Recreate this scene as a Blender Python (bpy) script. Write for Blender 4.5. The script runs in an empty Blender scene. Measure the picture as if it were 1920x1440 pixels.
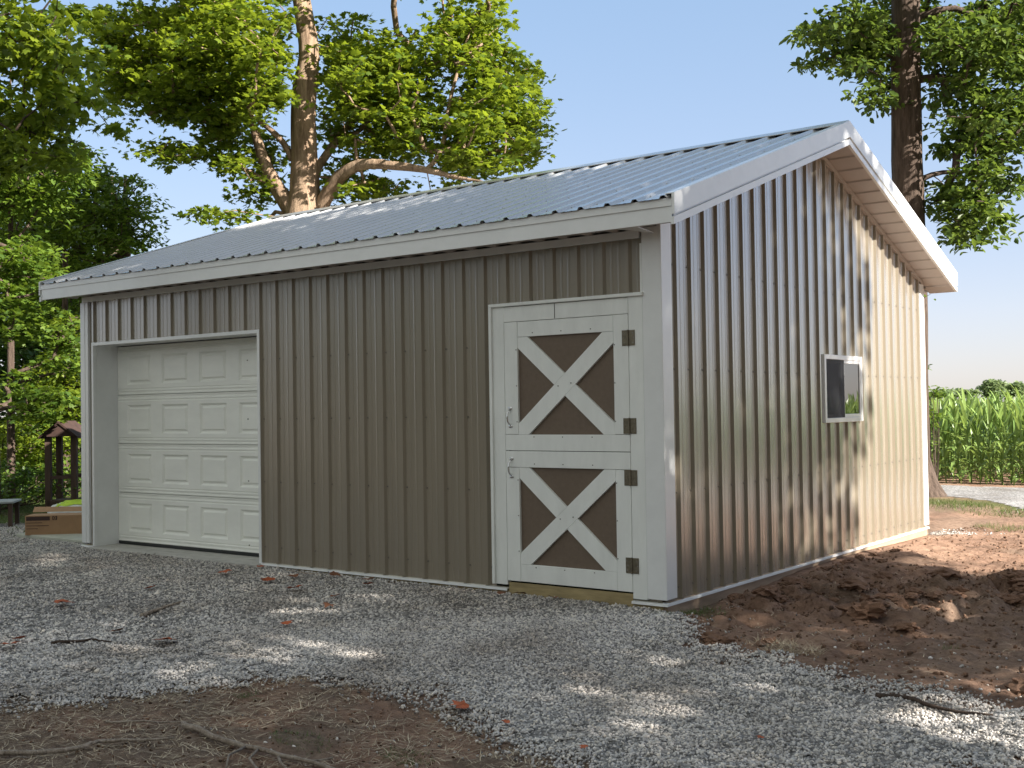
import bpy, math, random
import numpy as np
from mathutils import Matrix, Vector
R = np.random.default_rng(7); random.seed(7)
D = bpy.data; COL = bpy.context.scene.collection
PI = math.pi

# ------------------------------------------------------------------ camera maths (pixels of the 1920x1440 photograph -> world)
F = 2155.3; CAM = np.array([4.1739, -7.3874, 1.4459]); YAW, PIT, ROLL = -0.6433, 0.0210, -0.0156
def basis():
    ca, sa, cb, sb, cc, sc = math.cos(YAW), math.sin(YAW), math.cos(PIT), math.sin(PIT), math.cos(ROLL), math.sin(ROLL)
    w = np.array([sa*cb, ca*cb, sb]); r = np.array([ca, -sa, 0.]); u = np.cross(r, w)
    return r*cc+u*sc, -r*sc+u*cc, w
CR, CU, CW = basis()
def at(x, y, d): return CAM + CW*d + CR*((x-960)/F*d) - CU*((y-720)/F*d)
def gpt(x, y, z=-.12):
    d = CW*F + CR*(x-960) - CU*(y-720); return CAM + d*((z-CAM[2])/d[2])

# ------------------------------------------------------------------ helpers
def tag(o, label=None, cat=None, group=None, kind=None):
    if label: o['label'] = label
    if cat: o['category'] = cat
    if group: o['group'] = group
    if kind: o['kind'] = kind
    return o
def empty(name, loc, label, cat, group=None, rz=0):
    o = D.objects.new(name, None); COL.objects.link(o); o.location = loc; o.rotation_euler = (0, 0, rz)
    o.empty_display_size = .1
    return tag(o, label, cat, group)
def link(name, me, mats, parent=None, smooth=False):
    for m in (mats if isinstance(mats, (list, tuple)) else [mats]): me.materials.append(m)
    o = D.objects.new(name, me); COL.objects.link(o)
    if parent is not None:
        o.parent = parent; o.location = -Vector(parent.location) if parent.type == 'EMPTY' and parent.rotation_euler.z == 0 else (0, 0, 0)
        if parent.type != 'EMPTY': o.location = (0, 0, 0)
    if smooth: me.polygons.foreach_set('use_smooth', [True]*len(me.polygons))
    return o
def npmesh(name, V, Fc, mi=None):
    """V (n,3); Fc (m,k) constant polygon size"""
    V = np.asarray(V, dtype=np.float32); Fc = np.asarray(Fc, dtype=np.int32)
    me = D.meshes.new(name); n, k = Fc.shape
    me.vertices.add(len(V)); me.vertices.foreach_set('co', V.ravel())
    me.loops.add(n*k); me.loops.foreach_set('vertex_index', Fc.ravel())
    me.polygons.add(n); me.polygons.foreach_set('loop_start', np.arange(n, dtype=np.int32)*k)
    me.polygons.foreach_set('loop_total', np.full(n, k, dtype=np.int32))
    if mi is not None: me.polygons.foreach_set('material_index', np.asarray(mi, dtype=np.int32))
    me.update(calc_edges=True); me.validate(); return me
class MB:
    def __init__(s): s.v = []; s.f = []; s.m = []
    def add(s, vs, fs, m=0):
        b = len(s.v); s.v += [tuple(map(float, q)) for q in vs]
        s.f += [tuple(b+i for i in f) for f in fs]; s.m += [m]*len(fs); return s
    def box(s, x0, x1, y0, y1, z0, z1, m=0, b=0.0):
        if b <= 0:
            vs = [(x, y, z) for z in (z0, z1) for y in (y0, y1) for x in (x0, x1)]
            return s.add(vs, [(0,2,3,1),(4,5,7,6),(0,1,5,4),(2,6,7,3),(0,4,6,2),(1,3,7,5)], m)
        vs = []; 
        for z, i in ((z0, b), (z0+b, 0), (z1-b, 0), (z1, b)):
            for (x, y) in ((x0+i, y0+b), (x0+b, y0+i), (x1-b, y0+i), (x1-i, y0+b), (x1-i, y1-b), (x1-b, y1-i), (x0+b, y1-i), (x0+i, y1-b)): vs.append((x, y, z))
        fs = [tuple(range(7, -1, -1)), tuple(range(24, 32))]
        for k in range(3):
            for j in range(8): a = k*8+j; c = k*8+(j+1) % 8; fs.append((a, c, c+8, a+8))
        return s.add(vs, fs, m)
    def prism(s, pts, axis, a0, a1, m=0):
        """pts: closed 2-D outline in the two other axes"""
        n = len(pts); vs = []
        for a in (a0, a1):
            for p in pts:
                q = [0, 0, 0]; o = [i for i in range(3) if i != axis]; q[axis] = a; q[o[0]] = p[0]; q[o[1]] = p[1]; vs.append(q)
        fs = [tuple(range(n)), tuple(range(2*n-1, n-1, -1))] + [(i, i+n, (i+1) % n+n, (i+1) % n) for i in range(n)]
        return s.add(vs, fs, m)
    def tube(s, pts, rad, k=8, m=0, cap=True):
        V, Fq = tube_np(pts, rad, k); s.add(V, [tuple(f) for f in Fq], m)
        if cap: 
            n = len(V); b = len(s.v)-n
            s.f.append(tuple(b+i for i in range(k))[::-1]); s.f.append(tuple(b+n-k+i for i in range(k))); s.m += [m, m]
        return s
    def build(s, name, mat, parent=None, smooth=False):
        me = D.meshes.new(name); me.from_pydata(s.v, [], s.f); me.update()
        if isinstance(mat, (list, tuple)): me.polygons.foreach_set('material_index', s.m)
        o = link(name, me, mat, parent, smooth)
        return o
def tube_np(pts, rad, k=8, noise=0, seed=0):
    P = np.asarray(pts, float); rad = np.broadcast_to(np.asarray(rad, float), (len(P),))
    T = np.gradient(P, axis=0); T /= np.linalg.norm(T, axis=1)[:, None]+1e-9
    up = np.array([0., 0., 1.]) if abs(T[0][2]) < .9 else np.array([1., 0, 0]); V = []
    rr = np.random.default_rng(seed)
    base = rr.normal(0, 1, k)
    for i in range(len(P)):
        a = np.cross(T[i], up); a /= np.linalg.norm(a)+1e-9; b = np.cross(T[i], a); up = b if abs(np.dot(T[i], b)) < .9 else up
        up = np.cross(a, T[i]); b = up
        if noise: base = base*.93+rr.normal(0, .36, k)
        for j in range(k):
            t = 2*PI*j/k; q = rad[i]*(1+(noise*base[j] if noise else 0)); V.append(P[i]+a*math.cos(t)*q+b*math.sin(t)*q)
    Fq = [(i*k+j, i*k+(j+1) % k, (i+1)*k+(j+1) % k, (i+1)*k+j) for i in range(len(P)-1) for j in range(k)]
    return np.array(V), np.array(Fq)

# value noise on numpy arrays
def vnoise(x, y, s, seed):
    g = np.random.default_rng(seed).random((256, 256)); x = x/s; y = y/s
    xi = np.floor(x).astype(int); yi = np.floor(y).astype(int); fx = x-xi; fy = y-yi
    fx = fx*fx*(3-2*fx); fy = fy*fy*(3-2*fy); a = lambda i, j: g[(xi+i) & 255, (yi+j) & 255]
    return (a(0,0)*(1-fx)+a(1,0)*fx)*(1-fy)+(a(0,1)*(1-fx)+a(1,1)*fx)*fy-.5

# ------------------------------------------------------------------ materials
def mat(name, col=(.5,.5,.5), rough=.6, metal=0, spec=.5, ior=1.5, coat=0):
    m = D.materials.new(name); m.use_nodes = True; b = m.node_tree.nodes['Principled BSDF']
    b.inputs['Base Color'].default_value = (*col, 1); b.inputs['Roughness'].default_value = rough
    b.inputs['Metallic'].default_value = metal; b.inputs['Specular IOR Level'].default_value = spec; b.inputs['IOR'].default_value = ior
    b.inputs['Coat Weight'].default_value = coat
    return m, m.node_tree, b
def node(nt, t, **k):
    n = nt.nodes.new(t)
    for a, v in k.items():
        if a in n.inputs: n.inputs[a].default_value = v
        else: setattr(n, a, v)
    return n
def tex(nt, scale, detail=6, rough=.6, sc=(1,1,1), kind='noise'):
    tc = node(nt, 'ShaderNodeNewGeometry'); mp = node(nt, 'ShaderNodeMapping'); mp.inputs['Scale'].default_value = sc
    nt.links.new(tc.outputs['Position'], mp.inputs['Vector'])
    if kind == 'noise':
        n = node(nt, 'ShaderNodeTexNoise'); n.inputs['Scale'].default_value = scale; n.inputs['Detail'].default_value = detail; n.inputs['Roughness'].default_value = rough
    else:
        n = node(nt, 'ShaderNodeTexVoronoi'); n.inputs['Scale'].default_value = scale
    nt.links.new(mp.outputs[0], n.inputs['Vector']); return n
def ramp(nt, src, stops):
    r = node(nt, 'ShaderNodeValToRGB'); cr = r.color_ramp
    while len(cr.elements) < len(stops): cr.elements.new(.5)
    for e, (p, c) in zip(cr.elements, stops): e.position = p; e.color = (*c, 1)
    nt.links.new(src, r.inputs[0]); return r.outputs[0]
def mixc(nt, fac, a, b, mode='MIX'):
    n = node(nt, 'ShaderNodeMix', data_type='RGBA', blend_type=mode)
    for s, v in ((n.inputs[0], fac), (n.inputs[6], a), (n.inputs[7], b)):
        if isinstance(v, bpy.types.NodeSocket): nt.links.new(v, s)
        elif isinstance(v, tuple): s.default_value = (*v, 1)
        else: s.default_value = v
    return n.outputs[2]
def bump(nt, b, h, strength=.3, dist=.01):
    n = node(nt, 'ShaderNodeBump'); n.inputs['Strength'].default_value = strength; n.inputs['Distance'].default_value = dist
    nt.links.new(h, n.inputs['Height']); nt.links.new(n.outputs[0], b.inputs['Normal'])
def painted(name, col, rough, var=.12, streak=(1,1,1), scale=3, spec=.5, metal=0, bumpd=0, coat=0, ior=1.5, bsc=1.2):
    m, nt, b = mat(name, col, rough, metal, spec, ior, coat)
    n = tex(nt, scale, 8, .65, streak)
    c = ramp(nt, n.outputs[0], [(.3, tuple(x*(1-var) for x in col)), (.7, tuple(min(1, x*(1+var)) for x in col))])
    nt.links.new(c, b.inputs['Base Color'])
    n2 = tex(nt, 22, 5, .7, streak)
    rr = node(nt, 'ShaderNodeMapRange'); rr.inputs['To Min'].default_value = rough*.8; rr.inputs['To Max'].default_value = rough*1.3
    nt.links.new(n2.outputs[0], rr.inputs['Value']); nt.links.new(rr.outputs[0], b.inputs['Roughness'])
    if bumpd:
        n3 = tex(nt, bsc, 3, .5); bump(nt, b, n3.outputs[0], 1, bumpd)
    return m
M = {}
def steel(name, col, streak, kr, p, gr, var=.06):
    """painted sheet steel: dull paint under a clear finish whose sheen climbs towards grazing angles"""
    m = painted(name, col, .5, var, streak, 4, spec=.2, bumpd=.003); nt = m.node_tree; b = nt.nodes['Principled BSDF']
    lw = node(nt, 'ShaderNodeLayerWeight'); lw.inputs[0].default_value = .5; pw = node(nt, 'ShaderNodeMath', operation='POWER'); pw.inputs[1].default_value = p
    mu = node(nt, 'ShaderNodeMath', operation='MULTIPLY_ADD'); mu.inputs[1].default_value = kr; mu.inputs[2].default_value = .02
    gl = node(nt, 'ShaderNodeBsdfGlossy'); gl.inputs['Roughness'].default_value = gr; gl.inputs['Color'].default_value = (.93, .93, .93, 1); mx = node(nt, 'ShaderNodeMixShader')
    nt.links.new(lw.outputs['Facing'], pw.inputs[0]); nt.links.new(pw.outputs[0], mu.inputs[0]); mu.use_clamp = True; nt.links.new(mu.outputs[0], mx.inputs[0]); nt.links.new(b.outputs[0], mx.inputs[1]); nt.links.new(gl.outputs[0], mx.inputs[2])
    bp_ = [n for n in nt.nodes if n.type == 'BUMP'][0]; nt.links.new(bp_.outputs[0], gl.inputs['Normal']); nt.links.new(mx.outputs[0], nt.nodes['Material Output'].inputs[0]); return m
M['siding'] = steel('siding_taupe', (.229, .197, .147), (1,1,.15), 1.4, 2.3, .24)
M['roof'] = steel('roof_metal', (.40, .405, .41), (1,.25,1), .8, 1.8, .24)
M['white'] = steel('white_trim', (.76, .775, .77), (1,1,1), .7, 2.4, .25, .05)
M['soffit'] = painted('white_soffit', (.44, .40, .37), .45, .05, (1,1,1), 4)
M['board'] = painted('painted_board', (.78, .80, .77), .5, .06, (1,1,.3), 9, bumpd=.0015, bsc=14)
M['gdoor'] = painted('garage_door_paint', (.84, .85, .79), .45, .05, (.4,1,1), 6, bumpd=.001, bsc=5)
M['brown'] = painted('brown_panel', (.145, .106, .075), .6, .10, (1,1,1), 30, bumpd=.0008, bsc=60)
M['hinge'] = painted('hinge_zinc', (.16, .14, .10), .45, .3, (1,1,1), 40, metal=.6)
M['chrome'] = mat('handle_steel', (.62, .62, .62), .22, .95)[0]
M['screw'] = mat('screw_head', (.12, .11, .09), .5, .3)[0]
M['dark'] = mat('dark_gap', (.012, .012, .012), .9)[0]
M['concrete'] = painted('concrete', (.42, .41, .38), .85, .2, (1,1,1), 7, bumpd=.004, bsc=40)
M['treated'] = painted('treated_lumber', (.33, .26, .13), .8, .3, (.3,.3,2), 12, bumpd=.002, bsc=30)
M['skirt'] = painted('skirt_board', (.34, .25, .17), .8, .25, (.3,.3,2), 10, bumpd=.002, bsc=30)
M['cardboard'] = painted('cardboard', (.36, .22, .12), .85, .08, (1,1,1), 9)
M['ink'] = mat('printed_ink', (.05, .025, .02), .7)[0]
M['rust'] = painted('rusty_roof', (.04, .02, .015), .8, .3, (1,1,1), 12)
M['oldwood'] = painted('weathered_wood', (.075, .048, .035), .85, .3, (1,1,.2), 14)
M['bagwhite'] = painted('white_plastic_bag', (.62, .64, .62), .35, .1, (1,1,1), 10, bumpd=.01, bsc=12)
M['baglime'] = painted('lime_print', (.45, .62, .05), .4, .2, (1,1,1), 14)
M['black'] = mat('black_plastic', (.012, .014, .014), .35)[0]
M['greytable'] = painted('weathered_table', (.34, .37, .38), .6, .1)
M['slab'] = painted('pale_slab', (.42, .43, .36), .85, .15, (1,1,1), 6)

def glass_mat():
    m = D.materials.new('window_glass'); m.use_nodes = True; nt = m.node_tree; nt.nodes.clear()
    o = node(nt, 'ShaderNodeOutputMaterial'); mx = node(nt, 'ShaderNodeMixShader'); fr = node(nt, 'ShaderNodeFresnel'); fr.inputs[0].default_value = 5
    t = node(nt, 'ShaderNodeBsdfTransparent'); t.inputs[0].default_value = (.75, .78, .78, 1); g = node(nt, 'ShaderNodeBsdfGlossy'); g.inputs['Roughness'].default_value = .01
    nt.links.new(fr.outputs[0], mx.inputs[0]); nt.links.new(t.outputs[0], mx.inputs[1]); nt.links.new(g.outputs[0], mx.inputs[2]); nt.links.new(mx.outputs[0], o.inputs[0]); return m
M['glass'] = glass_mat()
M['screen'] = mat('insect_screen', (.035, .037, .042), .6)[0]

def leaf_mat(name, dark, light, trans, tw=.45, gloss=.45):
    m = D.materials.new(name); m.use_nodes = True; nt = m.node_tree; b = nt.nodes['Principled BSDF']; out = nt.nodes['Material Output']
    g = node(nt, 'ShaderNodeNewGeometry'); c = ramp(nt, g.outputs['Random Per Island'], [(0, dark), (.55, tuple((a+b_)/2 for a, b_ in zip(dark, light))), (1, light)])
    nt.links.new(c, b.inputs['Base Color']); b.inputs['Roughness'].default_value = gloss; b.inputs['Specular IOR Level'].default_value = .4
    t = node(nt, 'ShaderNodeBsdfTranslucent'); c2 = mixc(nt, .5, c, trans); nt.links.new(c2, t.inputs[0])
    mx = node(nt, 'ShaderNodeMixShader'); mx.inputs[0].default_value = tw
    nt.links.new(b.outputs[0], mx.inputs[1]); nt.links.new(t.outputs[0], mx.inputs[2]); nt.links.new(mx.outputs[0], out.inputs[0]); return m
M['maple'] = leaf_mat('maple_leaf', (.035, .08, .012), (.19, .25, .022), (.42, .52, .03), .47)
M['leaf_dark'] = leaf_mat('dark_leaf', (.025, .06, .012), (.06, .115, .02), (.16, .28, .03), .32)
M['leaf_mid'] = leaf_mat('mid_leaf', (.05, .10, .016), (.13, .20, .026), (.28, .40, .03), .4)
M['leaf_right'] = leaf_mat('hickory_leaf', (.03, .065, .014), (.12, .175, .026), (.24, .34, .04), .38)
M['haze_leaf'] = leaf_mat('hazy_distant_leaf', (.13, .19, .09), (.22, .29, .13), (.34, .42, .16), .4)  # distance haze put into the leaf colour of the far trees
M['corn'] = leaf_mat('corn_leaf', (.12, .20, .05), (.27, .38, .11), (.40, .52, .10), .35, .3)
M['grass'] = leaf_mat('grass_blade', (.05, .09, .02), (.14, .17, .045), (.2, .28, .05), .3)
M['straw'] = leaf_mat('dead_straw', (.26, .20, .13), (.66, .56, .40), (.25, .2, .1), .1, .8)
def bark_mat(name, c1, c2, sc=9):
    m, nt, b = mat(name, c1, .9, 0, .2)
    n = tex(nt, sc, 10, .75, (1, 1, .16)); c = ramp(nt, n.outputs[0], [(.36, c1), (.62, c2)]); nt.links.new(c, b.inputs['Base Color'])
    bump(nt, b, n.outputs[0], 1, .05); return m
M['bark_pale'] = bark_mat('maple_bark', (.13, .085, .055), (.36, .26, .18))  # paler bark tones, used on the big maple
M['bark_dark'] = bark_mat('dark_bark', (.045, .032, .024), (.13, .095, .075), 14)
M['bark_bare'] = bark_mat('stripped_wood', (.40, .32, .24), (.55, .46, .36), 14)
M['stick'] = bark_mat('stick_bark', (.30, .24, .19), (.60, .51, .42), 30)

def dirt_mat():
    m, nt, b = mat('bare_dirt', (.2, .12, .08), .95, 0, .15)
    n = tex(nt, 1.3, 10, .65); n2 = tex(nt, 14, 10, .75); n3 = tex(nt, 90, 6, .8)
    a = ramp(nt, n.outputs[0], [(.30, (.15, .097, .068)), (.48, (.29, .185, .13)), (.68, (.40, .27, .19))])
    a2 = ramp(nt, n2.outputs[0], [(.34, (.55, .5, .48)), (.52, (1, 1, 1)), (.70, (1.25, 1.2, 1.15))])
    c = mixc(nt, 1, a, a2, 'MULTIPLY')
    at_ = node(nt, 'ShaderNodeAttribute', attribute_name='green')
    gr = ramp(nt, n2.outputs[0], [(.3, (.035, .055, .015)), (.7, (.10, .13, .035))])
    c = mixc(nt, at_.outputs['Fac'], c, gr)
    at2 = node(nt, 'ShaderNodeAttribute', attribute_name='dry')
    dr = ramp(nt, n2.outputs[0], [(.32, (.14, .10, .075)), (.55, (.26, .19, .14)), (.7, (.38, .30, .22))])
    c = mixc(nt, at2.outputs['Fac'], c, dr)
    nt.links.new(c, b.inputs['Base Color'])
    h = node(nt, 'ShaderNodeMath', operation='ADD'); nt.links.new(n2.outputs[0], h.inputs[0]); nt.links.new(n3.outputs[0], h.inputs[1])
    bump(nt, b, h.outputs[0], 1, .02); return m
M['dirt'] = dirt_mat()
def gravel_mat(name, stops, island):
    m, nt, b = mat(name, (.3, .3, .3), .8, 0, .35)
    if island:
        g = node(nt, 'ShaderNodeNewGeometry'); c = ramp(nt, g.outputs['Random Per Island'], stops)
        n = tex(nt, 60, 6, .7); c = mixc(nt, .8, c, ramp(nt, n.outputs[0], [(.3, (.68, .68, .68)), (.7, (1.15, 1.14, 1.12))]), 'MULTIPLY')
    else:
        v = tex(nt, 34, kind='voronoi'); c0 = ramp(nt, v.outputs['Color'], stops)
        d = ramp(nt, v.outputs['Distance'], [(.1, (1, 1, 1)), (.75, (.35, .34, .33))]); c = mixc(nt, 1, c0, d, 'MULTIPLY'); bump(nt, b, v.outputs['Distance'], -1, .02)
    nl = tex(nt, .9, 8, .6); c = mixc(nt, 1, c, ramp(nt, nl.outputs[0], [(.34, (.66, .62, .58)), (.5, (.95, .94, .93)), (.66, (1.1, 1.1, 1.1))]), 'MULTIPLY')
    nt.links.new(c, b.inputs['Base Color']); return m
GS = [(0, (.16, .16, .16)), (.22, (.35, .345, .34)), (.5, (.545, .525, .505)), (.8, (.66, .635, .605)), (.95, (.76, .71, .64)), (1, (.8, .74, .66))]
M['stone'] = gravel_mat('limestone_gravel', GS, True)
M['gravelbed'] = gravel_mat('gravel_bed', [(p, tuple(.5*c for c in q)) for p, q in GS], False)
M['roadgravel'] = gravel_mat('pale_road_gravel', [(0, (.24, .24, .25)), (1, (.55, .54, .53))], False)
def clod_mat():
    m, nt, b = mat('dirt_clod', (.17, .09, .055), .95, 0, .15)
    g = node(nt, 'ShaderNodeNewGeometry'); n = tex(nt, 30, 8, .75)
    c = mixc(nt, .8, ramp(nt, g.outputs['Random Per Island'], [(0, (.10, .066, .048)), (.6, (.22, .138, .097)), (1, (.34, .22, .155))]), ramp(nt, n.outputs[0], [(.3, (.6, .55, .5)), (.7, (1.2, 1.15, 1.1))]), 'MULTIPLY')
    nt.links.new(c, b.inputs['Base Color']); bump(nt, b, n.outputs[0], 1, .02); return m
M['clod'] = clod_mat()
M['fallen'] = painted('fallen_leaf', (.36, .085, .025), .7, .4, (1,1,1), 25)
M['fallen_brown'] = painted('fallen_brown_leaf', (.16, .065, .03), .8, .4, (1,1,1), 25)

# ------------------------------------------------------------------ terrain
def smooth(e0, e1, x): t = np.clip((x-e0)/(e1-e0), 0, 1); return t*t*(3-2*t)
def height(x, y):
    x = np.asarray(x, float); y = np.asarray(y, float)
    z = -.045-.085*smooth(0, 3.5, -y)-.07*smooth(-.3, .8, x)
    z = z+.05*smooth(2, 5, y)*smooth(0, 1, x)
    far = smooth(18, 60, np.hypot(x+2, y)); z = z+vnoise(x, y, 3.1, 1)*.05*(1-far)+vnoise(x, y, 30, 2)*.4*far
    right = smooth(-.1, .5, x-(.35-.9*np.minimum(y, 0))*0)*smooth(-1.9, -.3, y+.45*x)
    rough = right*(1-smooth(7, 9, y))*smooth(-.25, .15, x)
    c = np.abs(vnoise(x, y, .23, 3))+.6*np.abs(vnoise(x, y, .11, 4)); band = np.exp(-((y-(.9+.75*x))/1.0)**2)
    z = z+rough*(.045+.17*band)*(c*1.5-.25)+rough*(.012+.03*band)*(.5-2*np.abs(vnoise(x, y, .085, 19)))+rough*vnoise(x, y, .05, 5)*.014
    z = z-.05*np.exp(-((x-.08)/.16)**2)*smooth(-.1, .2, y)*(1-.7*smooth(1.6, 2.6, y))+.05*np.exp(-((x-.45)/.3)**2)*smooth(1.0, 2.2, y)*(1-smooth(5, 6, y))*(.3+2*np.abs(vnoise(x, y, .3, 9)))
    fl = smooth(2.4, 3.0, -y+.25*np.abs(x))*(1-far); z = z+fl*(vnoise(x, y, .16, 6)*.028+vnoise(x, y, .06, 7)*.022+vnoise(x, y, .035, 8)*.012)
    inside = (x > -7.33) & (x < .0) & (y > .0) & (y < 6.1); z = np.where(inside, -.22, z)
    return z
def hz(x, y): return float(height(np.array([x]), np.array([y]))[0])
def axis(parts):
    a = [];
    for s, e, st in parts: a.append(np.arange(s, e, st))
    return np.concatenate(a+[np.array([parts[-1][1]])])
xs = np.concatenate([-np.geomspace(600, 16, 34), axis([(-14, -5, .12), (-5, -2, .06), (-2, 4.2, .032), (4.2, 12, .3)]), np.geomspace(13, 600, 30)])
ys = np.concatenate([-np.geomspace(300, 9, 22), axis([(-8, -5, .1), (-5, 3.5, .032), (3.5, 7, .06), (7, 16, .12)]), np.geomspace(17, 900, 40)])
X, Y = np.meshgrid(xs, ys); Z = height(X, Y)
idx = np.arange(X.size).reshape(X.shape)
Fc = np.stack([idx[:-1, :-1].ravel(), idx[:-1, 1:].ravel(), idx[1:, 1:].ravel(), idx[1:, :-1].ravel()], 1)
me = npmesh('ground', np.stack([X.ravel(), Y.ravel(), Z.ravel()], 1), Fc)
green = np.clip(smooth(-8.6, -10.2, X+.25*(Y-2)+vnoise(X, Y, .8, 11)*1.6)+.8*smooth(8.6, 9.6, Y+vnoise(X, Y, .5, 12))*(1-smooth(10, 11.5, Y)), 0, 1)
green = np.maximum(green, smooth(16, 24, np.hypot(X, Y)))
dry = smooth(.05, .3, vnoise(X, Y, .5, 13)+.25+.3*vnoise(X, Y, .12, 14))*smooth(2.2, 3.0, -Y)+.5*smooth(.1, .3, vnoise(X, Y, .7, 15))
for nm, A in (('green', green), ('dry', dry)):
    a = me.attributes.new(nm, 'FLOAT', 'POINT'); a.data.foreach_set('value', np.clip(A, 0, 1).astype(np.float32).ravel())
tag(link('ground', me, M['dirt'], smooth=True), kind='structure')

def inpoly(x, y, P):
    c = np.zeros(x.shape, bool); n = len(P)
    for i in range(n):
        (x1, y1), (x2, y2) = P[i], P[(i+1) % n]
        c ^= ((y1 > y) != (y2 > y)) & (x < (x2-x1)*(y-y1)/(y2-y1+1e-12)+x1)
    return c
DRIVE = [(-16, -2.5), (-9, -5.6), (-4.5, -5.2), (-2.4, -4.35), (-1.8, -4.07), (-1.4, -3.75), (-1.15, -3.1), (-.9, -2.8), (-.3, -2.7), (.1, -2.65), (.73, -2.9), (1.1, -3.0), (1.46, -3.2),
         (1.9, -3.3), (2.35, -2.9), (2.72, -2.3), (2.95, -1.75), (3.5, -1.4), (3.3, -1.15), (2.75, -1.13), (2.24, -1.06), (1.75, -.98), (1.32, -.84), (.95, -.72), (.62, -.55), (.35, -.2), (.16, .05), (0, .12), (-7.3, .14), (-7.35, 2.2), (-9.2, 3.2), (-10.2, 1.4), (-12, .6), (-16, .4)]
ROAD = [(-14, 11.6), (-3.2, 11.7), (-1.7, 11.35), (-.8, 10.6), (-.2, 9.9), (.35, 9.4), (2.2, 8.6), (9, 7.6), (40, 6), (40, 14.0), (9, 13.8), (-1, 13.6), (-14, 13.4)]
def sheet(name, P, st, lift, m, bb, jit=.12):
    gx = np.arange(bb[0], bb[1], st); gy = np.arange(bb[2], bb[3], st); A, B = np.meshgrid(gx, gy)
    q = A+.25*vnoise(A, B, .2, 31); w = B+.25*vnoise(A, B, .2, 32); e = jit
    ins = inpoly(q, w, P) & inpoly(q+e, w, P) & inpoly(q-e, w, P) & inpoly(q, w+e, P) & inpoly(q, w-e, P); C = ins[:-1, :-1] & ins[1:, 1:] & ins[1:, :-1] & ins[:-1, 1:]
    i = np.arange(A.size).reshape(A.shape); Q = np.stack([i[:-1, :-1][C], i[:-1, 1:][C], i[1:, 1:][C], i[1:, :-1][C]], 1)
    used = np.unique(Q); mp = np.full(A.size, -1); mp[used] = np.arange(len(used)); xa = A.ravel()[used]; ya = B.ravel()[used]
    V = np.stack([xa, ya, height(xa, ya)+lift+.008*vnoise(xa, ya, .06, 25)*min(1, lift/.01)], 1)
    return tag(link(name, npmesh(name, V, mp[Q]), m, smooth=True), kind='structure')
sheet('driveway', DRIVE, .05, .014, M['gravelbed'], (-16, 4, -6, 3.4), .15)
sheet('gravel_road', ROAD, .12, .005, M['roadgravel'], (-14, 14, 5, 15), .03)

# stones
t_ = (1+5**.5)/2
ICO = np.array([(-1,t_,0),(1,t_,0),(-1,-t_,0),(1,-t_,0),(0,-1,t_),(0,1,t_),(0,-1,-t_),(0,1,-t_),(t_,0,-1),(t_,0,1),(-t_,0,-1),(-t_,0,1)])/math.sqrt(1+t_*t_)
ICF = np.array([(0,11,5),(0,5,1),(0,1,7),(0,7,10),(0,10,11),(1,5,9),(5,11,4),(11,10,2),(10,7,6),(7,1,8),(3,9,4),(3,4,2),(3,2,6),(3,6,8),(3,8,9),(4,9,5),(2,4,11),(6,2,10),(8,6,7),(9,8,1)])
OCT = np.array([(1,0,0),(-1,0,0),(0,1,0),(0,-1,0),(0,0,1),(0,0,-1)], float); OCF = np.array([(0,2,4),(2,1,4),(1,3,4),(3,0,4),(2,0,5),(1,2,5),(3,1,5),(0,3,5)])
def rand_rot(n, r, tilt=1.0):
    q = r.normal(0, 1, (n, 4)); q[:, 1:3] *= tilt; q /= np.linalg.norm(q, axis=1)[:, None]; w, x, y, z = q.T
    return np.stack([1-2*(y*y+z*z), 2*(x*y-z*w), 2*(x*z+y*w), 2*(x*y+z*w), 1-2*(x*x+z*z), 2*(y*z-x*w), 2*(x*z-y*w), 2*(y*z+x*w), 1-2*(x*x+y*y)], 1).reshape(n, 3, 3)
def scatter(T, TF, pos, size, r, jit=.22, flat=.6):
    n = len(pos); V = T[None]*(1+r.normal(0, jit, (n, len(T), 1)))
    s = size[:, None]*np.stack([r.uniform(.75, 1.35, n), r.uniform(.6, 1, n), r.uniform(flat*.6, flat*1.2, n)], 1)
    V = V*s[:, None, :]; V = np.einsum('nij,nkj->nki', rand_rot(n, r, .45), V)+pos[:, None, :]
    return V.reshape(-1, 3), (TF[None]+(np.arange(n)*len(T))[:, None, None]).reshape(-1, TF.shape[1])
def pts_in(n, bb, P, r, cond=None):
    x = r.uniform(bb[0], bb[1], n); y = r.uniform(bb[2], bb[3], n)
    k = inpoly(x+.25*vnoise(x, y, .2, 31)+r.normal(0, .085, n), y+.25*vnoise(x, y, .2, 32)+r.normal(0, .085, n), P)
    if cond is not None: k &= cond(x, y)
    return x[k], y[k]
def viewd(x, y): return (x-CAM[0])*CW[0]+(y-CAM[1])*CW[1]
def inview(x, y, pad=1.2):
    d = viewd(x, y); s = (x-CAM[0])*CR[0]+(y-CAM[1])*CR[1]; return (d > 2.5) & (np.abs(s) < d*.4455*1.06+pad)
g1 = pts_in(430000, (-5, 4, -5.5, .6), DRIVE, R, lambda x, y: (viewd(x, y) < 8.2) & inview(x, y, .5) & ((y < .03) | (x > .02)))
g2 = pts_in(360000, (-16, 1, -6, 3.3), DRIVE, R, lambda x, y: (viewd(x, y) >= 8.2) & inview(x, y, .8) & ((y < -.03) | (x < -7.4)))
def stonemesh(x, y, T, TF, s0, s1, lift=.012):
    s = np.exp(R.uniform(np.log(s0), np.log(s1), len(x))); s *= np.where(R.random(len(x)) < .03, 1.5, 1)
    return scatter(T, TF, np.stack([x, y, height(x, y)+lift+s*.25], 1), s, R)
V1, F1 = stonemesh(*g1, ICO, ICF, .0044, .0125); V2, F2 = stonemesh(*g2, OCT, OCF, .009, .0175, .01)
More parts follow.
